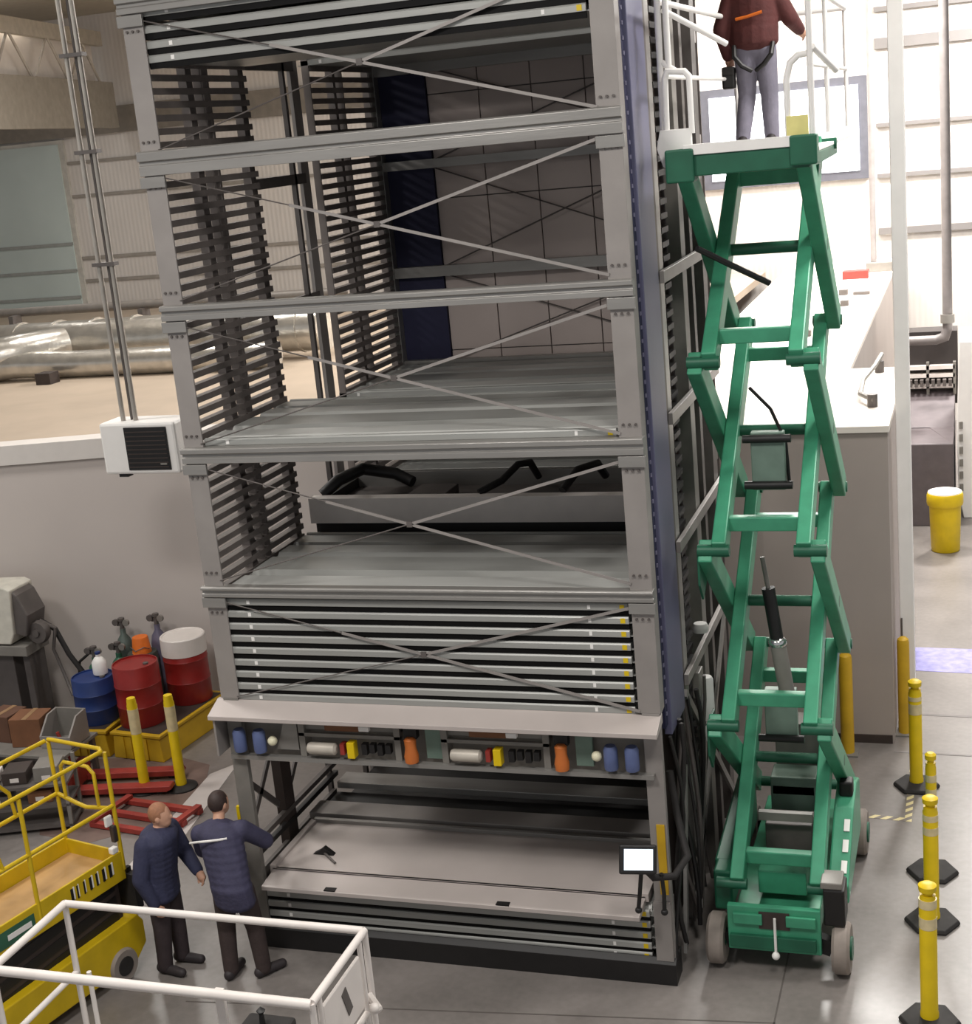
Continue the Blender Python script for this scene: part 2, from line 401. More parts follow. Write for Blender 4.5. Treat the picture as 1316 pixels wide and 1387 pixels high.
# hood over the drive band and its recess
mb = MB(); mb.prism([(-.2,2.36),(-.2,2.40),(.02,2.485),(.06,2.485),(.06,2.4),(-.17,2.36)], 'x', -.05, W+.0); part('hood', mb, tray_wm, .004, 'pale sloping hood')
mb = MB(); mb.box(-.02,.0,-.17,.1,2.0,2.37); part('hood_cheek', mb, steel_lt)
mb = MB(); mb.box(.1, W-.1, .1, .13, 1.9, 2.4); part('drive_backplate', mb, grey_m)
mb = MB(); mb.prism([(.0,1.93),(.0,1.97),(-.06,1.97),(-.06,1.93)], 'x', .05, W-.08); part('drive_sill', mb, steel)
mb = MB(); mb.box(.05,W-.1,.02,.1,2.33,2.37); part('drive_header', mb, steel_dk)
for x0, x1 in ((.74,1.72),(2.1,3.08)):
    mb = MB(); mb.box(x0,x1,.02,.1,2.22,2.34); mb.box(x0,x0+.06,-.02,.1,1.97,2.3); mb.box(x1-.06,x1,-.02,.1,1.97,2.3); mb.box(x0,x1,-.02,.02,2.165,2.2)
    part('drive_bracket', mb, grey_m, .003)
    mb = MB(); mb.lathe([(0,0),(.045,0),(.055,.02),(.055,.26),(.03,.28),(0,.28)], (x0+.1,-.05,2.07), 16, 'x'); part('drive_motor', mb, mat('motor_beige',(196,188,176),.4,.2), label='beige drive motor')
    mb = MB(); mb.box(x0+.27,x0+.6,-.03,.0,2.235,2.285); part('wiring_strip', mb, brown_m, label='brown wiring strip')
    mb = MB(); mb.obox((x0+.66,-.04,2.275),(.1,.05,.05)); part('connector', mb, whiter, .01, 'white connector')
    mb = MB(); mb.box(x0+.42,x0+.46,-.08,.0,2.03,2.13); part('relay', mb, redf_m, label='red relay')
    mb = MB(); mb.box(x0+.49,x0+.56,-.09,.0,2.0,2.15); part('relay', mb, hiviz_m, .006, 'yellow relay')
    mb = MB()
    for k in range(4): mb.box(x0+.62+k*.075,x0+.67+k*.075,-.06,.0,2.03+.02*(k % 2),2.13)
    part('terminal_block', mb, black_m)
    mb = MB(); mb.box(x1+.05,x1+.17,-.05,.02,2.2,2.33); part('coil_mount', mb, black_m)
    mb = MB(); mb.lathe([(0,1.99),(.06,1.99),(.065,2.05),(.05,2.12),(.055,2.2),(.03,2.22),(0,2.22)], (x1+.11,-.06,0), 12); part('coil', mb, mat('coil_orange',(196,108,48),.5), label='orange coil')
mb = MB(); mb.box(1.95,2.1,.0,.04,2.0,2.34); part('cover_plate', mb, sage_m, .004)
mb = MB(); mb.box(3.3,3.45,.0,.04,2.0,2.34); part('cover_plate', mb, sage_m, .004)
mb = MB(); mb.prism([(.5,2.02),(.72,2.02),(.72,2.36),(.62,2.36)], 'y', .0, .04); part('gusset', mb, steel)
for x in (.17,.37,3.62,3.8):
    mb = MB(); mb.lathe([(0,2.02),(.055,2.02),(.06,2.04),(.06,2.2),(.045,2.23),(0,2.23)], (x,-.07,0), 16); part('capacitor', mb, indigo_m, label='blue cylindrical capacitor')
for x in (.5, 3.5):
    mb = MB(); mb.ball((x,-.07,2.13), .045); part('knob', mb, cream_m, label='cream knob')
# access opening: left cheek, rails, plinth
mb = MB(); mb.box(.0,.1,.74,.94,0,2.4); part('access_post', mb, brownblk, .004)
for z in (.88, 1.0):
    mb = MB(); mb.bar((.08,.05,z),(.08,1.95,z-.02),.05,.05); part('access_rail', mb, black_m if z < .95 else steel_dk)
for (ya,za,yb,zb) in ((.05,1.05,.75,1.75),(.05,1.7,.7,1.1),(1.0,1.2,1.8,2.0)):
    mb = MB(); mb.bar((.05,ya,za),(.05,yb,zb),.02,.06); part('access_strut', mb, steel_dk)
mb = MB(); mb.box(-.01,.02,-.005,.03,1.2,1.42); part('warning_strip', mb, hiviz_m, label='yellow warning strip')
mb = MB(); mb.box(W-.1,W-.03,-.012,.0,.85,1.5); part('warning_strip', mb, yellow_d, label='yellow warning strip')
mb = MB(); mb.prism([(-.05,.0),(-.05,.2),(.0,.24),(.2,.24),(.2,0)], 'x', .02, W-.0); part('plinth', mb, black_m, .004, 'black plinth')
mb = MB(); mb.box(.05,W-.2,.2,1.9,.0,.03); mb.box(.05,.09,.2,1.9,0,.7); part('base_pan', mb, steel_dk)
mb = MB(); mb.box(W-.17,W-.02,-.03,.14,.22,.78); part('foot_plate', mb, steel_lt, .004)
# operator screen on a swing arm
mb = MB(); c = V((3.86,-.36,1.36)); sr_ = (R(-22), R(8), R(22))
mb.obox(c, (.31,.05,.24), sr_); scr = part('operator_screen', mb, black_m, .015, 'black touch screen on a swing arm')
n_ = Euler(sr_).to_matrix() @ V((0,-.027,0))
mb = MB(); mb.obox(c+n_, (.24,.006,.17), sr_); part('screen', mb, screen_m, parent=scr, label='lit pale blue screen')
mb = MB(); mb.sweep([c+V((.05,.03,-.1)), (3.97,-.3,1.17), (4.12,-.2,1.14), (4.2,.0,1.22), (4.1,.16,1.5), (4.05,.2,1.9)], .03, 10); part('swing_arm', mb, rubber)
for dx, dz in ((.0,.5),(.17,.46)):
    mb = MB(); mb.sweep([(3.86+dx,-.28,1.2),(3.83+dx*1.2,-.25,1.0),(3.8+dx*1.3,-.22,.82)], .018, 8); mb.ball((3.8+dx*1.3,-.22,.81),.03); part('cable', mb, black_m)

# ------------------------------------------------------------------ trays
def make_tray(w=3.66, d=1.78, m=tray_m, rail=0.):  # rail: height of the black strip painting shade below the lip
    t = thing('storage_tray', 'tray', 'storage tray', group='grey steel storage trays in the tower')
    a = w/2
    mb = MB(); mb.box(-a,a,.03,d-.03,.0,.008)
    mb.build('pan', m, t, local=True)
    for ya, yb, pm in ((.07,.40,tray_lit),(.50,.98,m),(1.04,1.36,tray_lit),(1.38,1.70,m)):
        MB().prism([(ya,.008),(ya+.06,.056),(yb-.02,.056),(yb,.008)], 'x', -a, a).build('plank', pm, t, local=True)
    pr = [(0,.0),(0,.048),(.008,.06),(.03,.064),(.05,.054),(.05,.018),(.04,.0)]
    MB().box(-a,a,.40,.50,.008,.014).build('shadow_line_strip', mat('shadow_line_black',(16,15,15),.6,.0,.1,spec=.15), t, local=True, label='dark shadow line painted along the tray')  # black strip painted in for the shadow line behind the front lip
    MB().prism(pr, 'x', -a, a).build('front_lip', m, t, local=True, bevel=.003)
    MB().prism([(d-y, z) for y, z in pr], 'x', -a, a).build('back_lip', m, t, local=True, bevel=.003)
    for s_ in (-1, 1):
        x0, x1 = sorted((s_*a, s_*(a+.035)))
        MB().box(x0,x1,.02,d-.02,.0,.012).build('side_hook', m, t, local=True)
    if rail: MB().box(-a,a,.012,.03,-rail,.0).build('gap_shade_strip', mat('gap_shade_black',(13,12,12),.6,.0,.1,spec=.15), t, local=True, label='black strip painted as the shaded gap below the lip')  # paints the shaded gap between stacked trays
    MB().box(a-.34,a-.315,-.003,.0,.012,.046).build('slot_highlight', whiter, t, local=True, label='small painted white highlight')  # white dabs painting the highlights on the tray slots
    MB().box(-a+.21,-a+.24,-.003,.0,.012,.046).build('slot_highlight', whiter, t, local=True, label='small painted white highlight')
    MB().box(a-.07,a-.03,-.003,.0,.008,.05).build('yellow_marker', hiviz_m, t, local=True, label='yellow marker')
    return t
ORD = ['topmost','second','third','fourth','fifth','sixth','seventh','eighth','ninth']
protos = {}
def put_tray(x, y, z, label, rail=0.):  # rail: height of the black strip painting shade below the lip
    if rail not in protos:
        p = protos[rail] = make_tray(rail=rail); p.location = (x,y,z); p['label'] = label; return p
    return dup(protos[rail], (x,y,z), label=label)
XM = W/2-.02
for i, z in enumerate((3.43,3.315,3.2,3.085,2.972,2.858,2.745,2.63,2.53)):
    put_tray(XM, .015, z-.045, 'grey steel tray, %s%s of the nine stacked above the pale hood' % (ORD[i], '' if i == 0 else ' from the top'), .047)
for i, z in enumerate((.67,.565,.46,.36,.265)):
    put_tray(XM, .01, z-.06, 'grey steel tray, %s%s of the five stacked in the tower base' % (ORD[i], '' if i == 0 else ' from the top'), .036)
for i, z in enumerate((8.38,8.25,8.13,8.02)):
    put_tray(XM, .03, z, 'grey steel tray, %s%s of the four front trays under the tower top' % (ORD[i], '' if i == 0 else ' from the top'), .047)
put_tray(XM, .05, 4.83, 'empty grey steel tray lying in front above the third open crossbeam')
put_tray(XM, .05, 3.475, 'empty grey steel tray lying directly on top of the nine-tray stack')
put_tray(XM-.15, 3.28, 4.62, 'grey steel tray in the rear rack behind the third open crossbeam')
put_tray(XM-.15, 3.28, 3.5, 'grey steel tray in the rear rack below the grey lifting carriage')
put_tray(XM-.15, 3.28, 8.05, 'grey steel tray at the top of the rear rack under the tower roof')
put_tray(XM-.15, 3.28, .75, 'grey steel tray low in the rear rack behind the access opening')
mb = MB(); mb.box(.12,W-.22,1.16,1.44,.72,.79); part('access_shelf', mb, steel_lt, .006, 'light grey shelf band')
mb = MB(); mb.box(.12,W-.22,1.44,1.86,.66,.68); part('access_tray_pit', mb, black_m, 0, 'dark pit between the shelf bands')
mb = MB(); mb.box(.12,W-.22,1.86,2.12,.72,.79); part('access_shelf', mb, steel, .006)
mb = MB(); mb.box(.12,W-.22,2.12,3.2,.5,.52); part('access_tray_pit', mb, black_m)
pt = thing('presented_tray', 'large pale empty tray presented in the access opening at the tower base', 'storage tray', (XM, -.16, .66))
pw = 1.78
mb = MB(); mb.box(XM-pw,XM+pw,.1,1.06,.735,.752); mb.build('pan', tray_wm, pt)
mb = MB(); mb.prism([(-.16,.66),(-.16,.7),(-.14,.708),(.1,.735),(.1,.752),(.13,.752),(.13,.68),(-.1,.66)], 'x', XM-pw, XM+pw); mb.build('front_lip', tray_wm, pt, bevel=.004)
mb = MB(); mb.box(XM-pw,XM+pw,1.03,1.08,.7,.79); mb.build('back_lip', steel, pt, bevel=.004)
for s_ in (-1,1):
    mb = MB(); mb.box(XM+s_*pw-.03,XM+s_*pw+.03,.1,1.05,.7,.78); mb.build('side_lip', tray_wm, pt, bevel=.004)
mb = MB(); mb.box(XM+.5,XM+.62,-.158,-.1,.704,.715); mb.build('slot', black_m, pt, label='dark slot')
mb = MB(); mb.box(XM-1.15,XM-1.04,-.158,-.1,.704,.715); mb.build('slot', black_m, pt, label='dark slot')
tl = thing('clamp_tool', 'small dark clamp lying at the left of the pale presented tray', 'tool', (.62,.45,.755))
mb = MB(); mb.prism([(.5,.752),(.72,.752),(.66,.80),(.62,.83),(.57,.79)], 'y', .4, .46); mb.build('jaw', black_m, tl, bevel=.004)
mb = MB(); mb.tube((.6,.43,.77),(.8,.25,.765),.012,n=8); mb.build('handle', steel_dk, tl)

# lifting carriage in the shaft
el = thing('lifting_carriage', 'grey lifting carriage with dark hoses inside the tower shaft below the third crossbeam', 'lift carriage', (XM,2.5,3.55))
mb = MB(); mb.box(.12,3.82,2.02,2.07,3.57,3.83); mb.box(.12,3.82,2.07,2.16,3.81,3.83); mb.build('front_beam', white_m, el, bevel=.004)
mb = MB(); mb.box(.14,3.8,2.1,2.13,3.2,3.57); mb.build('added_darkness_panel', black_m, el)  # black panel added to paint the darkness under the carriage
mb = MB(); mb.box(.14,3.7,2.16,3.08,3.66,3.70); mb.build('platform', steel_dk, el)
mb = MB(); mb.box(.14,3.6,3.0,3.08,3.66,3.86); mb.build('rear_beam', steel, el, bevel=.004)
for x in (.16,3.66):
    mb = MB(); mb.box(x,x+.1,2.08,3.06,3.62,3.8); mb.build('side_frame', black_m, el)
mb = MB(); mb.sweep([(.2,2.2,3.82),(.35,2.3,3.95),(.5,2.6,3.99),(.8,2.75,3.9),(1.0,2.7,3.82)],.06,10); mb.build('hose', black_m, el)
mb = MB(); mb.sweep([(1.9,2.15,3.84),(2.1,2.3,3.92),(2.2,2.55,4.02),(2.25,2.8,3.98),(2.3,2.9,3.8)],.035,10); mb.build('hose', black_m, el)
mb = MB(); mb.sweep([(2.75,2.15,3.85),(2.85,2.4,3.99),(3.0,2.6,4.0),(3.05,2.7,3.85)],.04,10); mb.build('hose', black_m, el)
mb = MB(); mb.box(1.1,1.5,2.3,2.7,3.7,3.8); mb.build('gearbox', steel_dk, el, bevel=.01)

# ------------------------------------------------------------------ green scissor lift
gl = thing('scissor_lift', 'raised green scissor lift beside the storage tower', 'scissor lift', (4.87,1.6,0))
def gp(name, mb, m, bevel=0., label=None, parent=None): return mb.build(name, m, parent or gl, bevel=bevel, label=label)
mb = MB(); mb.box(4.47,5.2,.35,2.85,.22,.42); gp('chassis', mb, green_m, .01)
mb = MB(); mb.box(4.45,5.24,.3,.36,.2,.62); mb.box(4.5,4.75,.27,.3,.46,.56); mb.box(4.95,5.2,.27,.3,.46,.56); gp('front_plate', mb, green_m, .008)
mb = MB(); mb.box(4.47,5.2,.26,.3,.24,.36); gp('bumper', mb, greend_m, .006)
mb = MB(); mb.box(4.72,4.98,.29,.31,.42,.58); gp('grille', mb, brownblk)
mb = MB(); mb.tube((4.86,.25,.55),(4.86,.25,.22),.012,n=8); mb.ball((4.86,.24,.2),.035); gp('tow_pin', mb, whiter, label='white tow pin')
for x, y in ((4.335,.42),(5.4,.42),(4.335,2.55),(5.4,2.55)):
    s_ = 1 if x > 4.9 else -1
    mb = MB(); mb.lathe([(.1,-.07),(.2,-.075),(.225,-.05),(.225,.05),(.2,.075),(.1,.07)], (x,y,.225), 28, 'x'); wl = gp('wheel', mb, tyre_m, label='grey non-marking wheel')
    mb = MB(); mb.lathe([(0,-.07),(.1,-.07),(.1,.09*s_ if s_ > 0 else .06),(0,.09)], (x,y,.225), 18, 'x'); gp('hub', mb, greend_m, parent=wl)
    mb = MB(); mb.bar((x-s_*.08,y,.225),(x-s_*.32,y,.3),.1,.14); gp('axle', mb, black_m)
mb = MB(); mb.box(5.26,5.44,.35,.62,.46,.8); gp('steer_box', mb, black_m, .015)
mb = MB(); mb.box(5.24,5.42,.36,.6,.8,.86); gp('steer_cover', mb, grey_m, .01)
mb = MB(); mb.box(4.3,4.46,.55,1.0,.42,.8); gp('pump_box', mb, greend_m, .02)
mb = MB(); mb.prism([(.75,.45),(2.2,.45),(2.2,.98),(1.9,1.08),(1.5,1.0),(.75,.62)], 'x', 5.26, 5.44); sp_ = gp('side_cover', mb, green_m, .02)
mb = MB()
for k in range(3): mb.obox((5.39,.92+k*.2,.715+k*.1),(.05,.13,.012),(R(27),0,0))
gp('white_lettering', mb, whiter, parent=sp_, label='worn white lettering')
mb = MB(); mb.box(5.3,5.42,1.65,1.8,1.03,1.18); gp('charger', mb, black_m, .02)
mb = MB(); mb.prism([(.75,.42),(2.3,.42),(2.3,.95),(.75,.8)], 'x', 4.28, 4.44); gp('side_cover', mb, greend_m, .02)
# inner deck boxes between the arms
for y, z0, z1, m_ in ((.75,.5,.72,green_m),(1.3,.5,.9,steel_dk),(1.75,.6,1.15,sage_m),(2.2,.7,1.5,grey_m)):
    mb = MB(); mb.box(4.66,5.08,y,y+.3,z0,z1); gp('power_module', mb, m_, .01)
mb = MB(); mb.box(4.68,5.06,1.75,1.78,.98,1.06); gp('label_plate', mb, whiter, label='white plate')
mb = MB(); mb.box(4.62,5.1,1.2,1.26,.98,1.06); gp('cross_bar', mb, grey_m)
# scissor arms
YN, YF = .5, 2.55
ZJ = [.72, 2.2, 3.75, 5.31, 6.86]
arm_w, arm_h = .118, .2
for i in range(4):
    zl, zh = ZJ[i], ZJ[i+1]
    for (xo, xi) in ((4.40,4.52),(5.31,5.20)):
        t_ = (i-1.5)*.0
        mb = MB(); mb.bar((xi,YN,zl),(xi,YF,zh),arm_w,arm_h); gp('scissor_arm', mb, green_m, .012)
        mb = MB(); mb.bar((xo,YN,zh),(xo,YF,zl),arm_w,arm_h); gp('scissor_arm', mb, green_m, .012)
    zm = (zl+zh)/2; ym = (YN+YF)/2
    mb = MB(); mb.tube((4.34,ym,zm),(5.37,ym,zm),.05,n=14); gp('centre_pin', mb, greend_m)
    mb = MB(); mb.bar((4.52,YN+.22,zl+(zh-zl)*.11),(5.2,YN+.22,zl+(zh-zl)*.11),.1,.12); gp('cross_tube', mb, green_m, .01)
    mb = MB(); mb.bar((4.52,YF-.3,zl+(zh-zl)*.85),(5.2,YF-.3,zl+(zh-zl)*.85),.1,.12); gp('cross_tube', mb, green_m, .01)
for i, z in enumerate(ZJ):
    for y in (YN, YF):
        for x0, x1 in ((4.34,4.6),(5.12,5.38)):
            mb = MB(); mb.tube((x0,y,z),(x1,y,z),.05,n=14); gp('joint_pin', mb, greend_m)
for z in (3.55, 2.02):
    mb = MB(); mb.prism([(YN-.02,z+.2),(YN+.32,z+.2),(YN+.32,z-.12),(YN+.1,z-.26),(YN-.02,z-.1)], 'x', 4.33, 4.35); gp('joint_plate', mb, greend_m, .004)
for y, z, s_ in ((1.1,4.35,1),(1.2,2.0,1)):   # cylinder mounts
    mb = MB(); mb.box(4.72,5.0,y,y+.1,z-.25,z+.25); gp('cylinder_mount', mb, sage_m, .01)
    for dz in (-.2,.2):
        mb = MB(); mb.tube((4.66,y-.02,z+dz),(5.06,y-.02,z+dz),.035,n=10); gp('roller', mb, black_m)
mb = MB(); mb.tube((4.93,1.2,2.18),(4.86,1.2,2.7),.07,n=16); gp('cylinder_barrel', mb, grey_m, label='grey hydraulic barrel')
mb = MB(); mb.tube((4.86,1.2,2.7),(4.80,1.2,3.2),.058,n=16); gp('cylinder_sleeve', mb, black_m, label='black sleeve of the hydraulic cylinder')
mb = MB(); mb.tube((4.80,1.2,3.2),(4.76,1.2,3.48),.02,n=12); gp('cylinder_rod', mb, grey_m)
mb = MB(); mb.ball((4.86,1.2,2.7),.085,.08,.06); gp('cylinder_collar', mb, chrome_m)
mb = MB(); mb.sweep([(4.75,1.0,5.0),(4.9,1.1,4.8),(5.0,1.2,4.5),(5.02,1.2,4.1)], .015, 8); gp('hose', mb, black_m)
mb = MB(); mb.sweep([(4.45,.6,6.2),(4.65,.8,6.05),(4.95,1.0,5.85)], .025, 8); gp('hose', mb, black_m)
# platform
mb = MB(); mb.box(4.33,5.36,.42,.5,6.76,6.93); mb.box(4.33,4.42,.5,2.8,6.76,6.85); mb.box(5.27,5.36,.5,2.8,6.76,6.85); gp('platform_frame', mb, greend_m, .01)
mb = MB(); mb.box(4.28,4.5,.38,.56,6.72,6.97); gp('frame_corner', mb, greend_m, .015)
mb = MB(); mb.box(5.22,5.42,.38,.56,6.78,7.0); gp('frame_corner', mb, greend_m, .015)
mb = MB(); mb.box(4.33,5.36,.46,4.3,6.85,6.88); gp('platform_deck', mb, whiter, .005)
mb = MB(); mb.box(4.42,5.25,.40,.43,6.92,7.0); gp('toe_board', mb, whiter, .005)
mb = MB(); mb.prism([(4.2,6.98),(4.24,6.85),(4.38,6.74),(4.42,6.8),(4.47,6.98),(4.47,7.12),(4.23,7.12)], 'y', .5, .56); gp('corner_panel', mb, whiter, .006, 'white corner panel')
def rail(pts, r=.024, m=whiter):
    mb = MB(); mb.sweep(pts, r, 10); return gp('guard_rail', mb, m)
rail([(4.28,.53,7.1),(4.29,.53,7.5),(4.31,.53,7.55),(4.44,.53,7.54),(4.475,.53,7.5),(4.475,.53,7.08)])
rail([(4.24,.6,7.0),(4.25,.6,8.12)]); rail([(4.31,.6,7.55),(4.31,.6,8.1)])
rail([(4.25,.6,8.07),(4.36,3.9,8.05)]); rail([(4.29,.6,8.0),(4.68,1.1,7.73)])
rail([(4.26,.6,7.62),(4.36,.6,7.55)]); rail([(4.25,.6,7.52),(4.36,3.9,7.5)], .018)
rail([(5.2,.53,6.98),(5.2,.53,7.4),(5.23,.53,7.52),(5.29,.53,7.57),(5.38,.53,7.58)])
rail([(5.38,.5,6.98),(5.38,.5,8.12)]); rail([(5.4,.5,7.62),(5.54,.8,7.44)]); rail([(5.37,.5,8.07),(5.37,3.9,8.05)])
rail([(5.37,.5,7.5),(5.37,3.9,7.5)], .018); rail([(5.37,1.9,6.97),(5.37,1.9,8.05)], .02); rail([(4.33,3.9,6.97),(4.33,3.9,8.05)], .02); rail([(5.37,3.9,6.97),(5.37,3.9,8.05)], .02); rail([(4.33,3.9,8.05),(5.37,3.9,8.05)])
mb = MB(); mb.box(5.19,5.35,.5,.54,6.98,7.14); gp('placard', mb, mat('placard_yellow',(226,216,140),.5), label='pale yellow placard')

# ------------------------------------------------------------------ yellow and white lifts (stowed)
LET = [(.0,.05),(.07,.03),(.15,.03),(.22,.05),(.30,.04),(.38,.05),(.46,.06)]
th = -R(13); d_ = V((.225,.974,0)); w_ = V((-.974,.225,0))
yc = V((-.92,-.58,0)) + w_*.36 - d_*.95
yl = thing('scissor_lift', 'small yellow scissor lift, lowered, at the left edge beside the two men', 'scissor lift', tuple(yc), th)
def yp(name, mb, m, bevel=0., label=None, parent=None): return mb.build(name, m, parent or yl, local=True, bevel=bevel, label=label)
hw, hl = .36, .95
mb = MB(); mb.box(-hw+.02,hw-.02,-hl,hl,1.02,1.06); yp('deck', mb, wood_m, label='tan deck floor')
for s_ in (-1,1):
    mb = MB(); mb.box(s_*hw-.012,s_*hw+.012,-hl,hl,.93,1.21); tb = yp('side_board', mb, yellow_m, .006)
    if s_ > 0:
        m2 = MB(); m3 = MB()
        for a, ww in LET:
            m2.box(hw+.012,hw+.017,.30+a,.30+a+ww*.55,1.03,1.15); m3.box(hw+.012,hw+.0165,.30+a+ww*.55,.30+a+ww*.9,1.04,1.16)
        yp('dark_lettering', m2, black_m, parent=tb, label='worn dark lettering'); yp('pale_lettering', m3, whiter, parent=tb, label='pale ghost lettering')
        m2 = MB(); m2.box(hw+.012,hw+.016,-.62,-.12,1.0,1.15); st_ = yp('green_sticker', m2, gcyl_m, parent=tb, label='green sticker with pale marks')
        m2 = MB(); m2.box(hw+.016,hw+.019,-.42,-.16,1.05,1.1); yp('pale_mark', m2, whiter, parent=tb)
for y in (-hl,hl):
    mb = MB(); mb.box(-hw,hw,y-.012,y+.012,.93,1.2); yp('end_board', mb, yellow_m, .006)
mb = MB()
for i in range(3):
    z = .46+i*.15
    for s_ in (-.28,.28):
        mb.bar((s_,-.85,z),(s_,.85,z+.13),.05,.1); mb.bar((s_-.06,-.85,z+.13),(s_-.06,.85,z),.05,.1)
yp('scissor_stack', mb, black_m)
mb = MB(); mb.box(-.3,.3,-.9,.9,.42,.92); yp('scissor_core', mb, brownblk)
mb = MB(); mb.prism([(-1.0,.12),(.9,.12),(1.04,.24),(1.04,.46),(.98,.55),(-1.0,.5)], 'x', -.4, .4); yp('chassis', mb, yellow_m, .012)
for x in (-.38,.38):
    for y in (-.68,.72):
        mb = MB(); mb.lathe([(.08,-.05),(.15,-.055),(.165,-.03),(.165,.03),(.15,.055),(.08,.05)], (x,y,.165), 24, 'x'); wl = yp('wheel', mb, tyre_m)
        mb = MB(); mb.lathe([(0,-.05),(.09,-.05),(.09,.058),(0,.058)], (x,y,.165), 16, 'x'); yp('hub', mb, rubber, parent=wl)
mb = MB(); mb.box(.2,.42,.98,1.06,.6,.95); mb.box(.3,.34,1.0,1.05,.5,1.0); yp('ladder', mb, rubber)
def yr(pts, r=.02, name='guard_rail'):
    mb = MB(); mb.sweep(pts, r, 10); return yp(name, mb, yellow_m)
zt = 2.2
for s_ in (-1,1):
    yr([(s_*hw,-hl,zt),(s_*hw,hl-.04,zt)]); yr([(s_*hw,-hl,1.66),(s_*hw,hl,1.66)])
    for y in (-hl,-.05,hl): yr([(s_*hw,y,1.02),(s_*hw,y,zt-.02)])
yr([(-hw,hl,zt),(-hw+.04,hl+.0,zt+.005),(hw-.06,hl,zt+.005),(hw,hl-.04,zt)]); yr([(-hw,hl,1.66),(-.12,hl,1.6),(.0,hl,1.58),(.3,hl,1.62),(hw,hl,1.66)])
yr([(-.25,hl,1.62),(-.25,hl,1.95),(-.2,hl,2.0),(.1,hl,2.0),(.17,hl,1.94),(.17,hl,1.62)], .017)
yr([(hw,-.75,2.18),(hw,-.6,2.16),(hw,-.38,1.9),(hw,-.33,1.66)], .018); yr([(-hw,.05,2.18),(-hw,.2,2.16),(-hw,.42,1.9),(-hw,.45,1.66)], .018)
mb = MB(); mb.obox((hw+.01,.85,1.55),(.03,.08,.1)); yp('lock', mb, whiter, .01, 'white lock plate')
mb = MB(); mb.obox((hw-.02,.88,1.24),(.06,.07,.06)); yp('latch', mb, whiter, .01, 'white latch')
mb = MB(); mb.obox((hw,.9,1.4),(.05,.05,.16)); yp('control_box', mb, brownblk, .01)
mb = MB(); mb.obox((.1,-.62,1.1),(.14,.14,.08)); yp('deck_bracket', mb, brown_m, .01)

x0, x1, y0, y1, zt = .33, 2.65, -3.92, -3.08, 2.2
wl_ = thing('scissor_lift', 'white railed platform of a lowered scissor lift in the near foreground', 'scissor lift', ((x0+x1)/2,(y0+y1)/2,0))
def wp(name, mb, m, bevel=0., label=None, parent=None): return mb.build(name, m, parent or wl_, bevel=bevel, label=label)
def wr(pts, r=.027):
    mb = MB(); mb.sweep(pts, r, 12); return wp('guard_rail', mb, white_m)
wr([(x0,y1,zt),(x1,y1,zt)]); wr([(x0,y0,zt-.01),(x1,y0,zt-.01)], .034); wr([(x0,y0,zt),(x0,y1,zt)]); wr([(x1,y0,zt),(x1,y1,zt)])
wr([(x0,y0,1.65),(x0,y1,1.65)], .022); wr([(x1,y0,1.65),(x1,y1,1.65)], .022)
for x, y in ((x0,y0),(x0,y1),(x1,y0),(x1,y1)): wr([(x,y,1.0),(x,y,zt)], .022)
for x, y in ((x0+.1,y1),(x1,y0+.1),(x1,y1-.1)): wr([(x,y,1.0),(x,y,1.66 if x < 1 else zt)], .018)
mb = MB(); mb.box(x1-.012,x1+.012,y0+.12,y1-.14,1.72,2.1)
gt = wp('gate_panel', mb, white_m, .008, 'white gate panel')
mb = MB(); mb.obox((x1+.014,(y0+y1)/2+.02,1.93),(.008,.07,.2),(R(20),0,0)); wp('slot', mb, steel_dk, parent=gt, label='dark slot')
mb = MB(); mb.sweep([(x1,y1-.05,1.75),(x1+.09,y1-.12,1.7),(x1+.1,y1-.2,1.74)],.025,8); mb.ball((x1+.1,y1-.2,1.76),.035); wp('gate_latch', mb, white_m)
mb = MB(); mb.box(2.05,2.38,y0+.03,y0+.27,1.72,1.9); cb = wp('control_box', mb, rubber, .02, 'black control box')
mb = MB(); mb.lathe([(.02,1.9),(.015,1.98),(.03,2.0),(.0,2.03)], (2.2,y0+.15,0), 10); wp('joystick', mb, black_m, parent=cb)
mb = MB(); mb.box(1.96,2.02,y0+.03,y0+.06,1.6,2.2); wp('control_bracket', mb, white_m)
mb = MB(); mb.box(x0,x1,y0,y1,.98,1.04); wp('deck', mb, grey_m)
mb = MB()
for a in (y0,y1): mb.box(x0,x1,a-.012,a+.012,1.0,1.18)
for a in (x0,x1): mb.box(a-.012,a+.012,y0,y1,1.0,1.18)
wp('toe_board', mb, white_m)
mb = MB(); mb.box(x0+.2,x1-.2,y0+.2,y1-.2,.4,.98); wp('scissor_core', mb, brownblk)
mb = MB(); mb.box(x0,x1,y0+.04,y1-.04,.12,.4); wp('chassis', mb, grey_m, .02)
for x in (x0+.3,x1-.3):
    for y in (y0+.04,y1-.04):
        mb = MB(); mb.lathe([(0,-.05),(.15,-.055),(.165,-.03),(.165,.03),(.15,.055),(0,.05)], (x,y,.165), 24, 'y'); wp('wheel', mb, tyre_m)

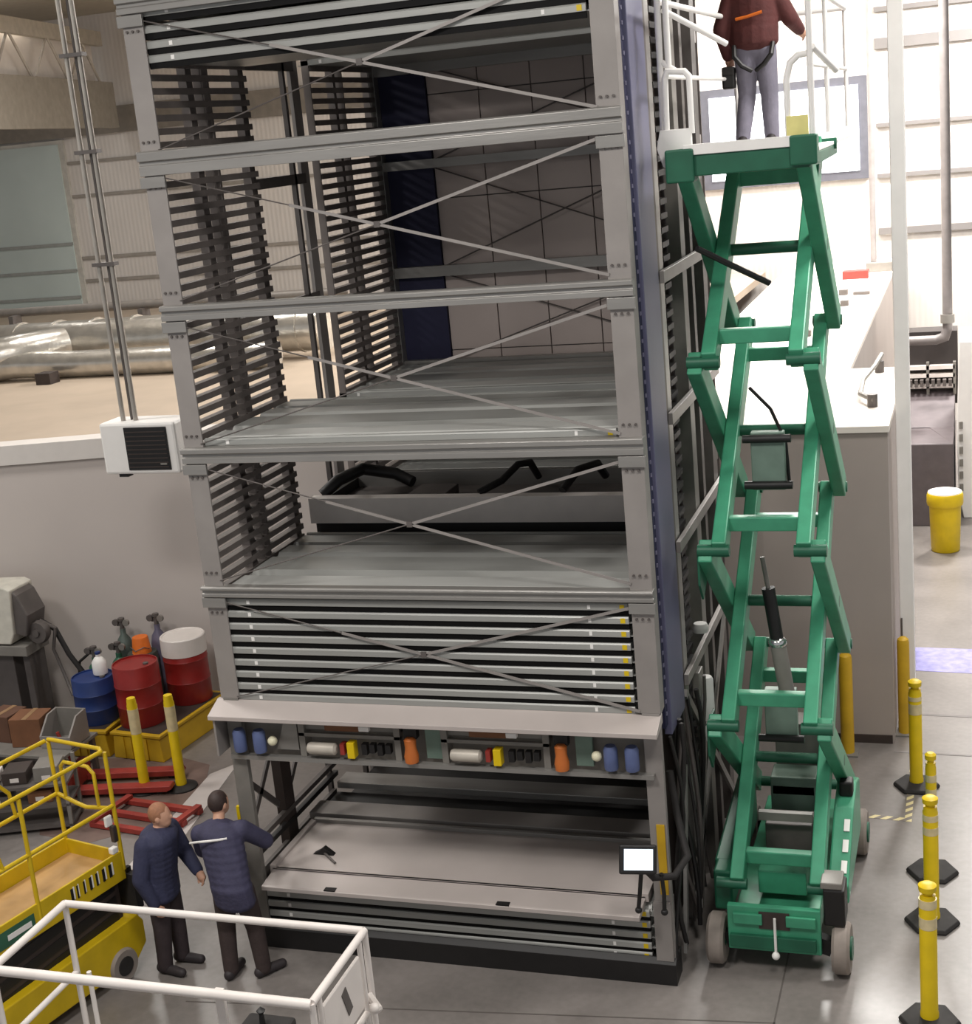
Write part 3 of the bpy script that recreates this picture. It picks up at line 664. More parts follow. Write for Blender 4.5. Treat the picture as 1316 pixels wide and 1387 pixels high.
# ------------------------------------------------------------------ people
def remesh(mb, name, voxel, smooth=4):
    me = mb.mesh(name+'_raw'); o = bpy.data.objects.new('tmp', me); COL.objects.link(o)
    r = o.modifiers.new('r', 'REMESH'); r.mode = 'VOXEL'; r.voxel_size = voxel
    s_ = o.modifiers.new('s', 'SMOOTH'); s_.iterations = smooth; s_.factor = .5
    bpy.context.view_layer.update()
    dg = bpy.context.evaluated_depsgraph_get()
    out = bpy.data.meshes.new_from_object(o.evaluated_get(dg))
    bpy.data.objects.remove(o)
    for p in out.polygons: p.use_smooth = True
    out.name = name
    return out
def cap(mb, a, b, ra, rb):
    mb.sweep([a, b], [ra, rb], 16); mb.ball(a, ra); mb.ball(b, rb)
def obj_of(me, name, m, parent, label=None):
    o = bpy.data.objects.new(name, me); COL.objects.link(o); me.materials.clear(); me.materials.append(m); o.parent = parent
    if label: o['label'] = label
    return o
def person(label, loc, J, jacket_m, trouser_m, shoe_m, hair_m, skin_m, hem=.74, heading=0., stripe=None, extra=None, hair=True):
    """J: joints in metres relative to loc (world axes)"""
    g = thing('person', label, 'person', loc)
    J = {k: V(v) for k, v in J.items()}
    fw = V((math.cos(heading), math.sin(heading), 0)); sd = V((0,0,1)).cross(fw)   # facing, left
    hd = J['head']; nk = J['neck']; ch = J['chest']; pe = J['pelvis']
    rz = heading
    # body, one continuous surface
    b = MB()
    b.ball(hd, .098, .076, .118, rot=(0, J.get('tilt', V((0,0,0))).x, rz), n=20, m=14)
    hf = fw.copy()
    b.ball(hd+hf*.03+V((0,0,-.05)), .066, .06, .07, rot=(0,0,rz))
    b.ball(hd+hf*.098+V((0,0,-.012)), .018, .013, .022, rot=(0,0,rz))
    for s_ in (-1,1): b.ball(hd+sd*s_*.077+V((0,0,-.01))-hf*.005, .022, .012, .034, rot=(0,0,rz))
    cap(b, nk+V((0,0,-.03)), hd+V((0,0,-.06))-hf*.01, .056, .052)
    def torso(mb, e, top, bot):
        n = 8
        for i in range(n):
            t = i/(n-1); p = bot.lerp(top, t)
            wx = (.105+.025*t+e, .155+.03*t*(1-.3*t)+e*1.25)
            mb.ball(p, wx[0], wx[1], .12, rot=(0,0,rz))
    torso(b, 0, ch+(nk-ch)*.55, pe)
    for s_, q in ((1,'l'),(-1,'r')):
        sh, elb, wr_ = J['sh_'+q], J['el_'+q], J['wr_'+q]
        b.ball(sh, .06); cap(b, sh, elb, .052, .042); cap(b, elb, wr_, .041, .028)
        dr = (wr_-elb).normalized(); ax = dr.cross(sd*s_+fw*.3).normalized(); nrm = ax.cross(dr).normalized()
        pc = wr_+dr*.05
        b.ball(pc, .042, .042, .042); b.ball(wr_+dr*.08, .04, .038, .035)
        for k in range(4):
            off = ax*(-.03+.02*k); L_ = (.075,.085,.08,.062)[k]
            a0 = wr_+dr*.085+off; a1 = a0+dr*L_*.5-nrm*.008; a2 = a1+dr*L_*.38-nrm*.026
            cap(b, a0, a1, .0095, .009); cap(b, a1, a2, .009, .0078)
        t0 = wr_+dr*.035-ax*.03; t1 = t0-ax*.022+dr*.03-nrm*.012; t2 = t1+dr*.032-nrm*.012
        cap(b, t0, t1, .012, .0105); cap(b, t1, t2, .0105, .009)
        hp, kn, an, to = J['hip_'+q], J['kn_'+q], J['an_'+q], J['to_'+q]
        cap(b, hp, kn, .082, .056); cap(b, kn, an, .054, .038); cap(b, an+V((0,0,-.03)), to, .038, .03)
    obj_of(remesh(b, 'body', .0085, 3), 'body', skin_m, g)
    # jacket
    j = MB(); torso(j, .05, ch+(nk-ch)*.55, pe)
    cap(j, ch+(nk-ch)*.7, nk+V((0,0,-.02)), .09, .072)
    hemc = (J['hip_l']+J['hip_r'])/2
    for i in range(4):
        t = i/3; p = pe.lerp(V((hemc.x,hemc.y,hem+.05)), t); j.ball(p, .16, .225, .1, rot=(0,0,rz))
    for q in 'lr':
        sh, elb, wr_ = J['sh_'+q], J['el_'+q], J['wr_'+q]
        j.ball(sh, .086); cap(j, ch+(nk-ch)*.4, sh, .11, .086); cap(j, sh, elb, .088, .076); cap(j, elb, wr_-(wr_-elb)*.04, .076, .056)
    jk = obj_of(remesh(j, 'jacket', .012, 5), 'jacket', jacket_m, g)
    # trousers
    t = MB(); t.ball((J['hip_l']+J['hip_r'])/2+V((0,0,.04)), .125, .168, .13, rot=(0,0,rz))
    for q in 'lr':
        hp, kn, an = J['hip_'+q], J['kn_'+q], J['an_'+q]
        cap(t, hp, kn, .108, .084); cap(t, kn, an+V((0,0,-.0)), .084, .07)
    obj_of(remesh(t, 'trousers', .012, 4), 'trousers', trouser_m, g)
    for q in 'lr':
        an, to = J['an_'+q], J['to_'+q]
        dr = (to-an); dr.z = 0; dr.normalize(); s_ = MB()
        heel = V((an.x,an.y,.05))-dr*.05; tip = heel+dr*.24
        cap(s_, V((heel.x,heel.y,.052)), V((tip.x,tip.y,.042)), .05, .042); cap(s_, V((an.x,an.y,.06)), V((an.x,an.y,.12)), .05, .048)
        base = min(v.z for v in s_.v)
        for v in s_.v: v.z = max(v.z, .002)
        obj_of(remesh(s_, 'shoe', .009, 2), 'shoe', shoe_m, g)
    if hair:
        h = MB(); h.ball(hd+V((0,0,.022))-fw*.014, .1, .084, .108, rot=(0,0,rz), n=20, m=14)
        me = remesh(h, 'hair', .012, 2)
        bm = bmesh.new(); bm.from_mesh(me)
        kill = [f for f in bm.faces if ((f.calc_center_median()-hd).dot(fw) > .03 and f.calc_center_median().z-hd.z < .055) or f.calc_center_median().z-hd.z < -.045]
        bmesh.ops.delete(bm, geom=kill, context='FACES'); bm.to_mesh(me); bm.free()
        obj_of(me, 'hair', hair_m, g)
    if stripe:
        for pts in stripe:
            s_ = MB(); s_.sweep([V(p) for p in pts], .011, 8); o = bpy.data.objects.new('stripe', s_.mesh('stripe')); COL.objects.link(o); o.data.materials.append(whiter); o.parent = g; o['label'] = 'white stripe across the back'
    return g
cl_navy = mat('navy_work_jacket', (62, 60, 84), .8, .0, .15, 9., .25, 40.)
cl_navy2 = mat('dark_blue_jacket', (52, 54, 80), .8, .0, .15, 9., .25, 40.)
cl_brown = mat('dark_brown_trousers', (62, 50, 48), .85, .0, .15, 9., .25, 40.)
cl_black = mat('charcoal_trousers', (58, 48, 50), .85, .0, .15, 9., .25, 40.)
cl_lilac = mat('grey_jeans', (128, 124, 138), .85, .0, .12, 9., .2, 40.)
cl_maroon = mat('maroon_jacket', (84, 40, 38), .8, .0, .15, 9., .2, 40.)
skin = mat('skin', (206, 158, 132), .55, .0, .06, 14.)
hair_s = mat('sandy_hair', (160, 112, 84), .7, .0, .15, 40.)
hair_d = mat('dark_hair', (58, 44, 40), .6, .0, .2, 40.)
shoe_m = mat('dark_shoes', (50, 44, 46), .6, .0, .1, 10.)

# man with sandy hair, standing, looking towards the tower
person('sandy-haired person in dark blue work jacket standing next to the yellow lift', (-.56,-.52,0),
  dict(head=(.06,.02,1.545), neck=(.03,.0,1.40), chest=(.0,.0,1.26), pelvis=(-.03,.0,.94),
       sh_l=(.03,.19,1.34), el_l=(.1,.27,1.05), wr_l=(.27,.16,.93), sh_r=(-.02,-.19,1.34), el_r=(-.06,-.27,1.04), wr_r=(.02,-.23,.78),
       hip_l=(-.03,.09,.88), kn_l=(.0,.1,.47), an_l=(.0,.11,.08), to_l=(.16,.11,.04), hip_r=(-.03,-.09,.88), kn_r=(-.03,-.1,.47), an_r=(-.06,-.1,.08), to_r=(.1,-.13,.04)),
  cl_navy2, cl_black, shoe_m, hair_s, skin, hem=.74, heading=R(12))
# man bending towards the tower
person('dark-haired person in navy jacket with white back stripe leaning towards the tower opening', (.12,-.5,0),
  dict(head=(-.12,.2,1.60), neck=(-.10,.1,1.45), chest=(-.06,.03,1.28), pelvis=(.06,-.1,.95),
       sh_l=(-.27,.05,1.36), el_l=(-.36,.2,1.12), wr_l=(-.24,.36,1.0), sh_r=(.12,.12,1.40), el_r=(.24,.3,1.2), wr_r=(.14,.5,1.1),
       hip_l=(-.02,-.1,.90), kn_l=(-.1,-.02,.48), an_l=(-.08,-.08,.08), to_l=(-.08,.08,.04), hip_r=(.16,-.08,.90), kn_r=(.17,.02,.48), an_r=(.21,.0,.08), to_r=(.3,.13,.04)),
  cl_navy, cl_brown, shoe_m, hair_d, skin, hem=.76, heading=R(72),
  stripe=[[(-.30,-.085,1.335),(-.2,-.13,1.375),(-.1,-.14,1.395),(.0,-.11,1.40),(.07,-.07,1.40)]])
# worker on the raised platform, seen from behind
p3 = person('worker in maroon jacket, grey jeans and safety harness on the raised green lift', (4.62,3.2,6.88),
  dict(head=(.0,.1,1.53), neck=(.0,.04,1.40), chest=(.0,.0,1.24), pelvis=(.0,.0,.93),
       sh_l=(-.19,.0,1.34), el_l=(-.3,-.02,1.06), wr_l=(-.26,.08,.82), sh_r=(.19,.0,1.34), el_r=(.32,.06,1.1), wr_r=(.38,.25,1.0),
       hip_l=(-.09,.0,.86), kn_l=(-.1,.08,.46), an_l=(-.14,-.05,.08), to_l=(-.15,.1,.04), hip_r=(.09,.0,.86), kn_r=(.11,.03,.46), an_r=(.12,.02,.08), to_r=(.13,.18,.04)),
  cl_maroon, cl_lilac, shoe_m, hair_d, skin, hem=.98, heading=R(90))
HX, HY, HZ = 4.62, 3.2, 6.88
for s_ in (-1,1):
    mb = MB(); mb.sweep([(HX+s_*.175,HY-.1,HZ+.9),(HX+s_*.165,HY-.175,HZ+.8),(HX+s_*.1,HY-.185,HZ+.72),(HX+s_*.02,HY-.14,HZ+.67)], .022, 8); mb.build('harness_strap', black_m, p3, label='black harness strap')
mb = MB(); mb.sweep([(HX-.14,HY-.165,HZ+1.13),(HX-.04,HY-.19,HZ+1.14),(HX+.1,HY-.185,HZ+1.17)], .014, 8); mb.build('orange_stripe', orange_m, p3, label='orange stripe')
tb_ = thing('tool_pouch', 'black tool pouch hanging at the left thigh of the worker on the green lift', 'pouch', (HX-.24,HY-.02,HZ+.62))
mb = MB(); mb.obox((HX-.25,HY-.0,HZ+.63),(.12,.1,.2)); mb.build('pouch_body', black_m, tb_, bevel=.02)
mb = MB(); mb.obox((HX-.25,HY-.055,HZ+.69),(.11,.02,.07)); mb.build('flap', rubber, tb_, bevel=.008)

# ------------------------------------------------------------------ drums, pallets, cylinders and clutter on the left
def drum(label, x, y, z, r, h, m, cat='drum', lid=None, lidm=None, group=None):
    t = thing('drum', label, cat, (x,y,z), group=group)
    pr = [(0,0),(r*.97,0),(r,.012),(r,h*.32),(r*1.025,h*.335),(r,h*.35),(r,h*.65),(r*1.025,h*.665),(r,h*.68),(r,h-.012),(r*.98,h)]
    MB().lathe(pr+[(r*.94,h),(r*.94,h-.02),(0,h-.02)], n=32).build('shell', m, t, local=True)
    if lid: MB().lathe([(r*1.0,h-lid),(r*1.035,h-lid),(r*1.035,h+.005),(r*.99,h+.018),(r*.93,h+.018),(r*.9,h+.006),(0,h+.006)], n=32).build('lid', lidm, t, local=True)
    else: MB().lathe([(0,h-.02),(.035,h-.02),(.035,h+.0),(0,h+.0)], (r*.55,0,0), 12).build('bung', steel_dk, t, local=True)
    return t
def spill(label, x0, x1, y0, y1, h, rz=0.):
    cx, cy_ = (x0+x1)/2, (y0+y1)/2; a, b = (x1-x0)/2, (y1-y0)/2
    t = thing('spill_pallet', label, 'spill pallet', (cx,cy_,0), rz, 'yellow spill pallets under the drums')
    mb = MB(); mb.prism([(-a,.0),(-a+.03,h-.05),(a-.03,h-.05),(a,.0)], 'y', -b, b)
    mb.build('basin', yellow_d, t, local=True, bevel=.015)
    mb = MB(); mb.box(-a+.0,a-.0,-b-.02,b+.02,h-.04,h); mb.build('rim', yellow_d, t, local=True, bevel=.008)
    MB().box(-a+.05,a-.05,-b+.05,b-.05,h,h+.004).build('grate', brownblk, t, local=True)
    mb = MB()
    for i in range(4): mb.box(-a+.14+i*(2*a-.3)/4, -a+.14+i*(2*a-.3)/4+.06, -b-.018, -b, .02, h-.05)
    mb.build('rib', yellow_d, t, local=True)
    return t
spill('yellow spill pallet under the blue drum', -4.70,-3.98, 3.74, 4.5, .36, R(4))
spill('yellow spill pallet under the two red drums', -3.82,-3.05, 3.72, 5.2, .36, R(-6))
drum('plain red steel drum standing in front of the white-topped one', -3.62, 4.12, .365, .29, .80, red_m)
drum('red steel drum with a white upper band and lid, nearest the tower', -3.36, 4.9, .365, .285, .88, red_m, lid=.22, lidm=white_m)
drum('blue plastic drum at the left of the red drums', -4.28, 4.12, .365, .27, .60, bluep_m)
def cyl(label, x, y, h, r, m, hose=False):
    t = thing('gas_cylinder', label, 'gas cylinder', (x,y,0), 0, 'gas cylinders along the partition wall')
    MB().lathe([(0,0),(r,0),(r,h*.8),(r*.8,h*.88),(r*.35,h*.94),(r*.35,h),(0,h)], n=20).build('shell', m, t, local=True)
    mb = MB(); mb.lathe([(0,h),(.03,h),(.03,h+.1),(.045,h+.11),(.045,h+.15),(0,h+.15)], n=10); mb.tube((-.07,0,h+.05),(.07,0,h+.05),.018,n=8); v_ = mb.build('valve', steel_dk, t, local=True)
    for s_ in (-1,1): MB().lathe([(0,-.02),(.045,-.02),(.045,.02),(0,.02)], (s_*.08,-.02,h+.09), 14, 'y').build('gauge', grey_m if s_ > 0 else steel_dk, v_, local=True)
    if hose: MB().sweep([(-.07,-.03,h+.05),(-.2,-.06,h-.05),(-.24,-.1,h-.35),(-.2,-.12,h-.7)], .018, 8).build('hose', black_m, t, local=True)
    return t
cyl('green gas cylinder with gauges standing behind the left of the blue drum', -4.55, 4.62, 1.02, .11, gcyl_m, True)
cyl('green gas cylinder with a white label behind the blue drum', -4.33, 4.85, 1.0, .12, gcyl_m)
cyl('grey-green gas cylinder, tallest, against the wall behind the blue drum', -4.38, 5.1, 1.25, .11, mat('greygreen_cylinder',(92,104,98),.5,.1))
cyl('gas cylinder with a dark valve against the wall behind the white-lidded red drum', -3.92, 5.22, 1.28, .11, mat('violet_grey_cylinder',(104,100,120),.5,.1))
t = thing('dark_drum', 'dark green drum behind the plain red drum, carrying an orange bucket', 'drum', (-4.0,4.9,0))
MB().lathe([(0,0),(.2,0),(.2,.98),(.19,1.0),(0,1.0)], n=24).build('shell', mat('dark_green_drum',(60,66,60),.5), t, local=True)
t = thing('bucket', 'small orange bucket upside down on the dark green drum', 'bucket', (-4.0,4.9,1.0))
MB().lathe([(0,0),(.13,0),(.125,.02),(.105,.2),(.1,.215),(0,.215)], n=20).build('shell', orange_m, t, local=True)
MB().sweep([(.12,0,.05),(.1,-.1,.1),(0,-.15,.06),(-.1,-.1,.1),(-.12,0,.05)], .006, 6).build('handle', steel_dk, t, local=True)
t = thing('plastic_jug', 'white plastic jug on the blue drum', 'jug', (-4.2,4.2,.965))
MB().lathe([(0,0),(.09,0),(.095,.02),(.095,.16),(.05,.22),(.03,.23),(.03,.27),(0,.27)], n=16).build('body', whiter, t, local=True)
MB().lathe([(0,.265),(.034,.265),(.034,.295),(0,.295)], n=12).build('cap', bluep_m, t, local=True)

def delin(label, x, y, h, r, base='disc', bands=((.78,.93),), group=None, knob=False):
    t = thing('delineator_post', label, 'post', (x,y,0), 0, group)
    if base == 'hex': MB().lathe([(0,0),(.24,0),(.245,.02),(.23,.045),(.1,.065),(0,.065)], n=6).build('base', rubber, t, local=True, bevel=.006)
    else: MB().lathe([(0,0),(.19,0),(.19,.02),(.12,.05),(0,.05)], n=24).build('base', rubber, t, local=True)
    MB().lathe([(0,.05),(r*1.08,.05),(r*1.08,.1),(r,.12),(r,h-.1),(r*.9,h-.08),(r*.9,h-.05)] + ([(r*.6,h-.05),(r*.6,h-.02),(r*1.0,h-.015),(r*1.05,h+.03),(r*.6,h+.05),(0,h+.05)] if knob else [(r*.8,h-.01),(0,h)]), n=20).build('tube', hiviz_m, t, local=True)
    for a, b in bands: MB().lathe([(0,h*a),(r*1.03,h*a),(r*1.03,h*b),(0,h*b)], n=20).build('reflective_band', band_m, t, local=True, label='pale reflective band')
    return t
delin('yellow delineator post in front of the plain red drum', -2.95, 2.93, 1.2, .062, bands=((.62,.88),), group='posts in front of the drums')
delin('yellow delineator post in front of the white-topped red drum', -2.53, 3.06, 1.2, .062, bands=((.62,.88),), group='posts in front of the drums')
GP = 'yellow posts on black rubber bases along the right'
delin('yellow post with hexagonal base nearest the camera, lowest in the right row', 6.13,-.21,1.2,.068,'hex',((.72,.80),(.87,.93)),GP,True)
delin('second yellow post from the camera in the right row', 6.11,1.32,1.2,.066,'hex',((.74,.8),(.85,.9)),GP,True)
delin('third yellow post from the camera in the right row', 6.09,2.23,1.2,.05,'hex',((.68,.74),(.8,.86)),GP,True)
delin('yellow post farthest from the camera in the right row, beside the floor tape', 5.88,4.1,1.18,.068,'hex',((.72,.82),(.85,.89)),GP,True)
def bollard(label, x, y, h, r):
    t = thing('bollard', label, 'bollard', (x,y,0), 0, 'thick yellow bollards by the grey enclosure')
    MB().lathe([(0,.02),(r,.02),(r,h-.05),(r*.9,h-.01),(r*.5,h+.015),(0,h+.02)], n=24).build('tube', yellow_d, t, local=True)
    MB().box(-r*1.6,r*1.6,-r*1.6,r*1.6,0,.02).build('base_plate', grey_m, t, local=True, bevel=.004)
bollard('thick yellow bollard in front of the middle of the grey enclosure', 5.1, 4.88, 1.2, .075)
bollard('thick yellow bollard at the right corner of the grey enclosure', 5.7, 5.5, 1.18, .07)

# red pallet truck and mat
t = thing('pallet_truck', 'red pallet truck lying low on the floor in front of the spill pallets', 'pallet truck', (-3.2,3.0,0), R(12))
for y in (-.22,.22):
    MB().prism([(-.6,.05),(.55,.05),(.62,.08),(.6,.12),(-.6,.12)], 'y', y-.08, y+.08).build('fork', redf_m, t, local=True, bevel=.006)
    MB().lathe([(0,-.03),(.045,-.03),(.045,.03),(0,.03)], (.45,y,.045), 12, 'y').build('roller', black_m, t, local=True)
MB().box(-.72,-.58,-.3,.3,.06,.3).build('pump_housing', redf_m, t, local=True, bevel=.02)
MB().sweep([(-.66,0,.28),(-.8,0,.75)], .022, 10).build('handle', redf_m, t, local=True)
MB().lathe([(0,-.05),(.08,-.05),(.08,.05),(0,.05)], (-.66,0,.08), 16, 'y').build('wheel', rubber, t, local=True)
t = thing('floor_rack', 'red flat steel frame lying on the floor behind the man with sandy hair', 'frame', (-2.5,2.2,0), R(-8))
for y in (-.3,.0,.3): MB().box(-.55,.55,y-.04,y+.04,.01,.07).build('slat', redf_m, t, local=True, bevel=.005)
for x in (-.5,.5): MB().box(x-.04,x+.04,-.34,.34,.07,.11).build('cross_slat', redf_m, t, local=True, bevel=.005)

# workbench corner at far left
t = thing('white_machine', 'white angled machine head on a dark stand at the left edge by the partition wall', 'machine', (-5.7,4.4,0))
mb = MB(); mb.prism([(-6.4,1.36),(-5.42,1.36),(-5.35,1.5),(-5.3,2.1),(-5.4,2.14),(-6.4,2.1)], 'y', 4.1, 4.6); mb.build('housing', mat('machine_white',(206,202,190),.5), t, bevel=.02)
mb = MB(); mb.prism([(-5.4,1.5),(-5.2,1.45),(-5.12,1.75),(-5.24,2.02),(-5.32,2.08)], 'y', 4.15, 4.55); mb.build('side_hood', steel_dk, t, bevel=.02)
mb = MB(); mb.box(-6.4,-5.2,4.1,4.6,1.2,1.34); mb.build('bed', grey_m, t, bevel=.01)
mb = MB(); mb.box(-6.3,-5.5,4.2,4.55,0,1.2); mb.box(-5.35,-5.25,4.2,4.55,0,1.2); mb.build('stand', mat('stand_dark',(84,78,76),.6), t, bevel=.01)
mb = MB(); mb.lathe([(0,-.06),(.14,-.06),(.16,0),(.14,.06),(0,.06)], (-5.1,4.3,1.48), 18, 'y'); mb.lathe([(0,-.09),(.05,-.09),(.05,.09),(0,.09)], (-5.1,4.3,1.48), 12, 'y'); mb.build('hand_wheel', steel_dk, t)
tag(MB().sweep([(-5.2,4.45,1.6),(-5.0,4.5,1.45),(-4.85,4.5,1.1),(-4.7,4.55,.8),(-4.6,4.45,.55),(-4.3,4.2,.45)], .035, 10).build('hose', rubber), 'thick black hose drooping from the white machine towards the blue drum', 'hose')
tag(MB().sweep([(-5.1,4.35,1.62),(-4.92,4.4,1.5),(-5.0,4.4,1.2),(-4.9,4.4,.85),(-4.75,4.3,.6)], .022, 10).build('cable', steel_dk), 'thin dark cable hanging beside the white machine', 'cable')
t = thing('work_table', 'low grey steel work table at the left edge carrying boxes', 'table', (-4.5,2.9,0))
mb = MB(); mb.box(-5.6,-3.75,2.55,3.3,.52,.56); mb.build('table_top', grey_m, t, bevel=.006)
for x, y in ((-5.55,2.6),(-3.82,2.6),(-5.55,3.25),(-3.82,3.25)):
    mb = MB(); mb.box(x-.03,x+.03,y-.03,y+.03,0,.52); mb.build('leg', steel_dk, t)
mb = MB(); mb.box(-5.5,-3.85,2.62,3.22,.18,.21); mb.build('shelf', steel_dk, t)
def carton(label, x, y, z, a, b, c, m, rz):
    t = thing('carton', label, 'box', (x,y,z), rz)
    MB().box(-a/2,a/2,-b/2,b/2,0,c).build('carton_body', m, t, local=True, bevel=.006)
    MB().box(-.03,.03,-b/2-.001,b/2+.001,c-.001,c+.003).build('tape', mat('packing_tape',(150,118,84),.4), t, local=True)
carton('brown cardboard carton in the middle of the low work table', -4.42, 2.95, .56, .4, .36, .36, brown_m, R(10))
carton('darker brown carton left of the other on the low work table', -4.85, 3.05, .56, .36, .36, .34, mat('dark_carton',(96,66,50),.8), R(-5))
t = thing('storage_bin', 'grey open-fronted bin at the right end of the low work table', 'bin', (-3.97,2.95,.56))
MB().box(-.2,.2,-.2,.2,0,.02).build('bottom', grey_m, t, local=True)
MB().box(-.2,.2,.17,.2,.02,.38).build('back_wall', grey_m, t, local=True)
for s_ in (-1,1): MB().prism([(-.2,.02),(.2,.02),(.2,.38),(.0,.36),(-.2,.16)], 'x', s_*.2-.012, s_*.2+.012).build('side_wall', steel_lt, t, local=True)
MB().box(-.19,.19,-.2,-.18,.02,.16).build('front_wall', steel_lt, t, local=True)
t = thing('parts_rack', 'dark slanted rack of grey parts on the floor behind the yellow lift rails', 'rack', (-3.9,1.9,0), R(20))
for z in (.05,.3,.55):
    MB().box(-.6,.6,-.25,.25,z,z+.03).build('shelf', steel_dk, t, local=True)
for x in (-.58,.58):
    for y in (-.23,.23): MB().box(x-.02,x+.02,y-.02,y+.02,0,.75).build('upright', grey_m, t, local=True)
rr = random.Random(5)
words_ = ['left end of the top','middle of the top','right end of the top','left end of the middle','right end of the middle']
for i, (x, z) in enumerate(((-.35,.58),(0,.58),(.36,.58),(-.25,.33),(.25,.33))):
    q = Matrix.Rotation(R(20),3,'Z') @ V((x,0,0))
    tt = thing('parts_box', 'small parts box on the %s shelf of the slanted rack' % words_[i], 'box', (-3.9+q.x,1.9+q.y,z), R(20), 'parts boxes on the slanted rack')
    MB().box(-.14,.14,-.16,.16,0,.12+.03*(i % 3)).build('shell', (white_m, brownblk, grey_m, steel_dk, brown_m)[i], tt, local=True, bevel=.008)
    MB().box(-.05,.05,-.164,-.16,.03,.08).build('label_plate', (steel_dk, white_m, white_m, white_m, white_m)[i], tt, local=True)

# ------------------------------------------------------------------ heater unit hung from the ceiling
t = thing('unit_heater', 'white unit heater with black grille hung from the ceiling on poles', 'heater', (-2.33,3.1,3.85))
mb = MB(); mb.box(-2.84,-1.88,3.0,3.42,3.88,4.47); mb.build('housing', whiter, t, bevel=.03)
mb = MB(); mb.box(-2.52,-1.98,2.985,3.0,3.93,4.42); gr = mb.build('grille', black_m, t, bevel=.006, label='black grille')
mb = MB()
for k in range(9): mb.box(-2.5,-2.0,2.978,2.987,3.96+k*.05,3.972+k*.05)
mb.build('slat', brownblk, gr)
mb = MB(); mb.box(-2.1,-2.02,2.975,2.985,3.99,4.01); mb.build('badge', grey_m, gr, label='small pale badge')
mb = MB(); mb.box(-2.7,-2.58,3.05,3.15,3.84,3.88); mb.build('drain', black_m, t)
for x in (-2.6,-2.44):
    mb = MB(); mb.tube((x,3.15,4.45),(x,3.15,11.0),.028,n=10); mb.build('hanger_pole', mat('pole_grey',(170,164,156),.4,.3), t)
mb = MB(); mb.tube((-2.52,3.2,4.45),(-2.52,3.2,11.0),.016,n=8); mb.build('conduit', steel_dk, t)
for z in (6.2,7.4,8.4):
    mb = MB(); mb.box(-2.66,-2.38,3.1,3.2,z,z+.04); mb.build('clip', steel_dk, t)

# ducts on the roof behind the partition
def duct(label, pts, r, m, rings=0):
    t = thing('duct', label, 'duct', tuple(pts[0]))
    MB().sweep(pts, r, 20).build('duct_tube', m, t)
    if rings:
        mb = MB(); a, b = V(pts[0]), V(pts[-1])
        for k in range(rings):
            p = a.lerp(b, (k+.5)/rings); dd = (b-a).normalized(); mb.tube(p-dd*.03, p+dd*.03, r*1.06, n=20)
        mb.build('seam_ring', m, t)
    return t
duct('big silver foil duct lying on the beige roof', [(-12.6,13.6,4.0),(-9.5,13.3,4.05),(-4.5,13.0,4.15)], .42, foil_m, 9)
t = duct('smaller silver duct in front of the big foil duct', [(-11.8,11.7,3.86),(-10.9,11.6,3.86),(-10.2,11.7,3.9),(-9.0,11.9,3.84),(-5.0,11.9,3.86)], .24, foil_m)
DT = t
t = duct('thin grey pipe behind the foil ducts on the beige roof', [(-13,14.6,4.55),(-4.5,14.2,4.62)], .09, mat('pipe_grey',(120,114,108),.5,.2))
for x in (-12,-9,-6):
    mb = MB(); mb.box(x-.05,x+.05,14.2,14.5,3.6,4.52); mb.build('pipe_support', steel_dk, t)
tag(MB().obox((-9.3,11.3,3.7),(.3,.3,.2)).build('vent_box', brownblk), 'small dark vent box in front of the silver ducts', 'vent')
mb = MB(); mb.sweep([(-11.0,11.9,3.95),(-10.6,11.7,4.02),(-10.2,11.9,4.1),(-9.7,12.6,4.15)], [.3,.34,.33,.3], 16); mb.build('wrap', foil_m, DT)
mb = MB(); mb.tube((-11.05,11.92,3.94),(-10.95,11.88,3.95),.36,n=18); mb.build('flange', white_m, DT)

# ------------------------------------------------------------------ grey enclosure, column and background on the right
t = thing('equipment_enclosure', 'tall plain grey enclosure with white roof behind the green lift', 'enclosure', (4.8,5.2,0))
mb = MB(); mb.prism([(2.6,5.35),(4.2,5.2),(5.6,5.2),(5.6,8.8),(4.9,8.8),(4.9,22.5),(2.6,22.5)], 'z', 0, 3.68); mb.build('body', box_m, t)
mb = MB(); mb.prism([(2.6,5.32),(4.2,5.17),(5.62,5.17),(5.62,8.85),(4.93,8.85),(4.93,22.6),(2.6,22.6)], 'z', 3.68, 3.75); mb.build('roof', roof_m, t, label='white roof')
mb = MB(); mb.box(4.9,5.58,5.18,5.2,.0,.1); mb.build('baseboard', brownblk, t, label='dark baseboard')
for i, (x, y, a, b, c) in enumerate(((4.26,19.2,.5,.3,.16),(4.22,16.7,.16,.16,.1),(4.36,15.2,.14,.2,.1),(4.55,16.6,.3,.12,.06),(4.15,13.2,.12,.18,.1),(4.05,11.9,.14,.16,.1))):
    tag(MB().obox((x,y,3.75+c/2),(a,b,c)).build('roof_fitting', redf_m if i == 0 else steel_dk, bevel=.01), ('rust brown fitting at the far end of the white roof','small dark roof fitting just in front of the brown one','dark roof fitting, third along the white roof edge','flat dark fitting beside the brown one on the white roof','dark roof fitting halfway along the white roof edge','dark roof fitting nearest the camera along the white roof edge')[i], 'fitting', 'fittings on the white roof')
t = thing('roof_pipework', 'thin grey looped pipe at the front right of the white roof', 'pipe', (5.3,6.5,3.75))
mb = MB(); mb.sweep([(5.35,8.7,3.95),(5.3,8.2,3.9),(5.2,7.4,3.86),(5.22,6.6,3.84),(5.4,6.2,3.84)], .03, 8); mb.build('pipe_run', grey_m, t)
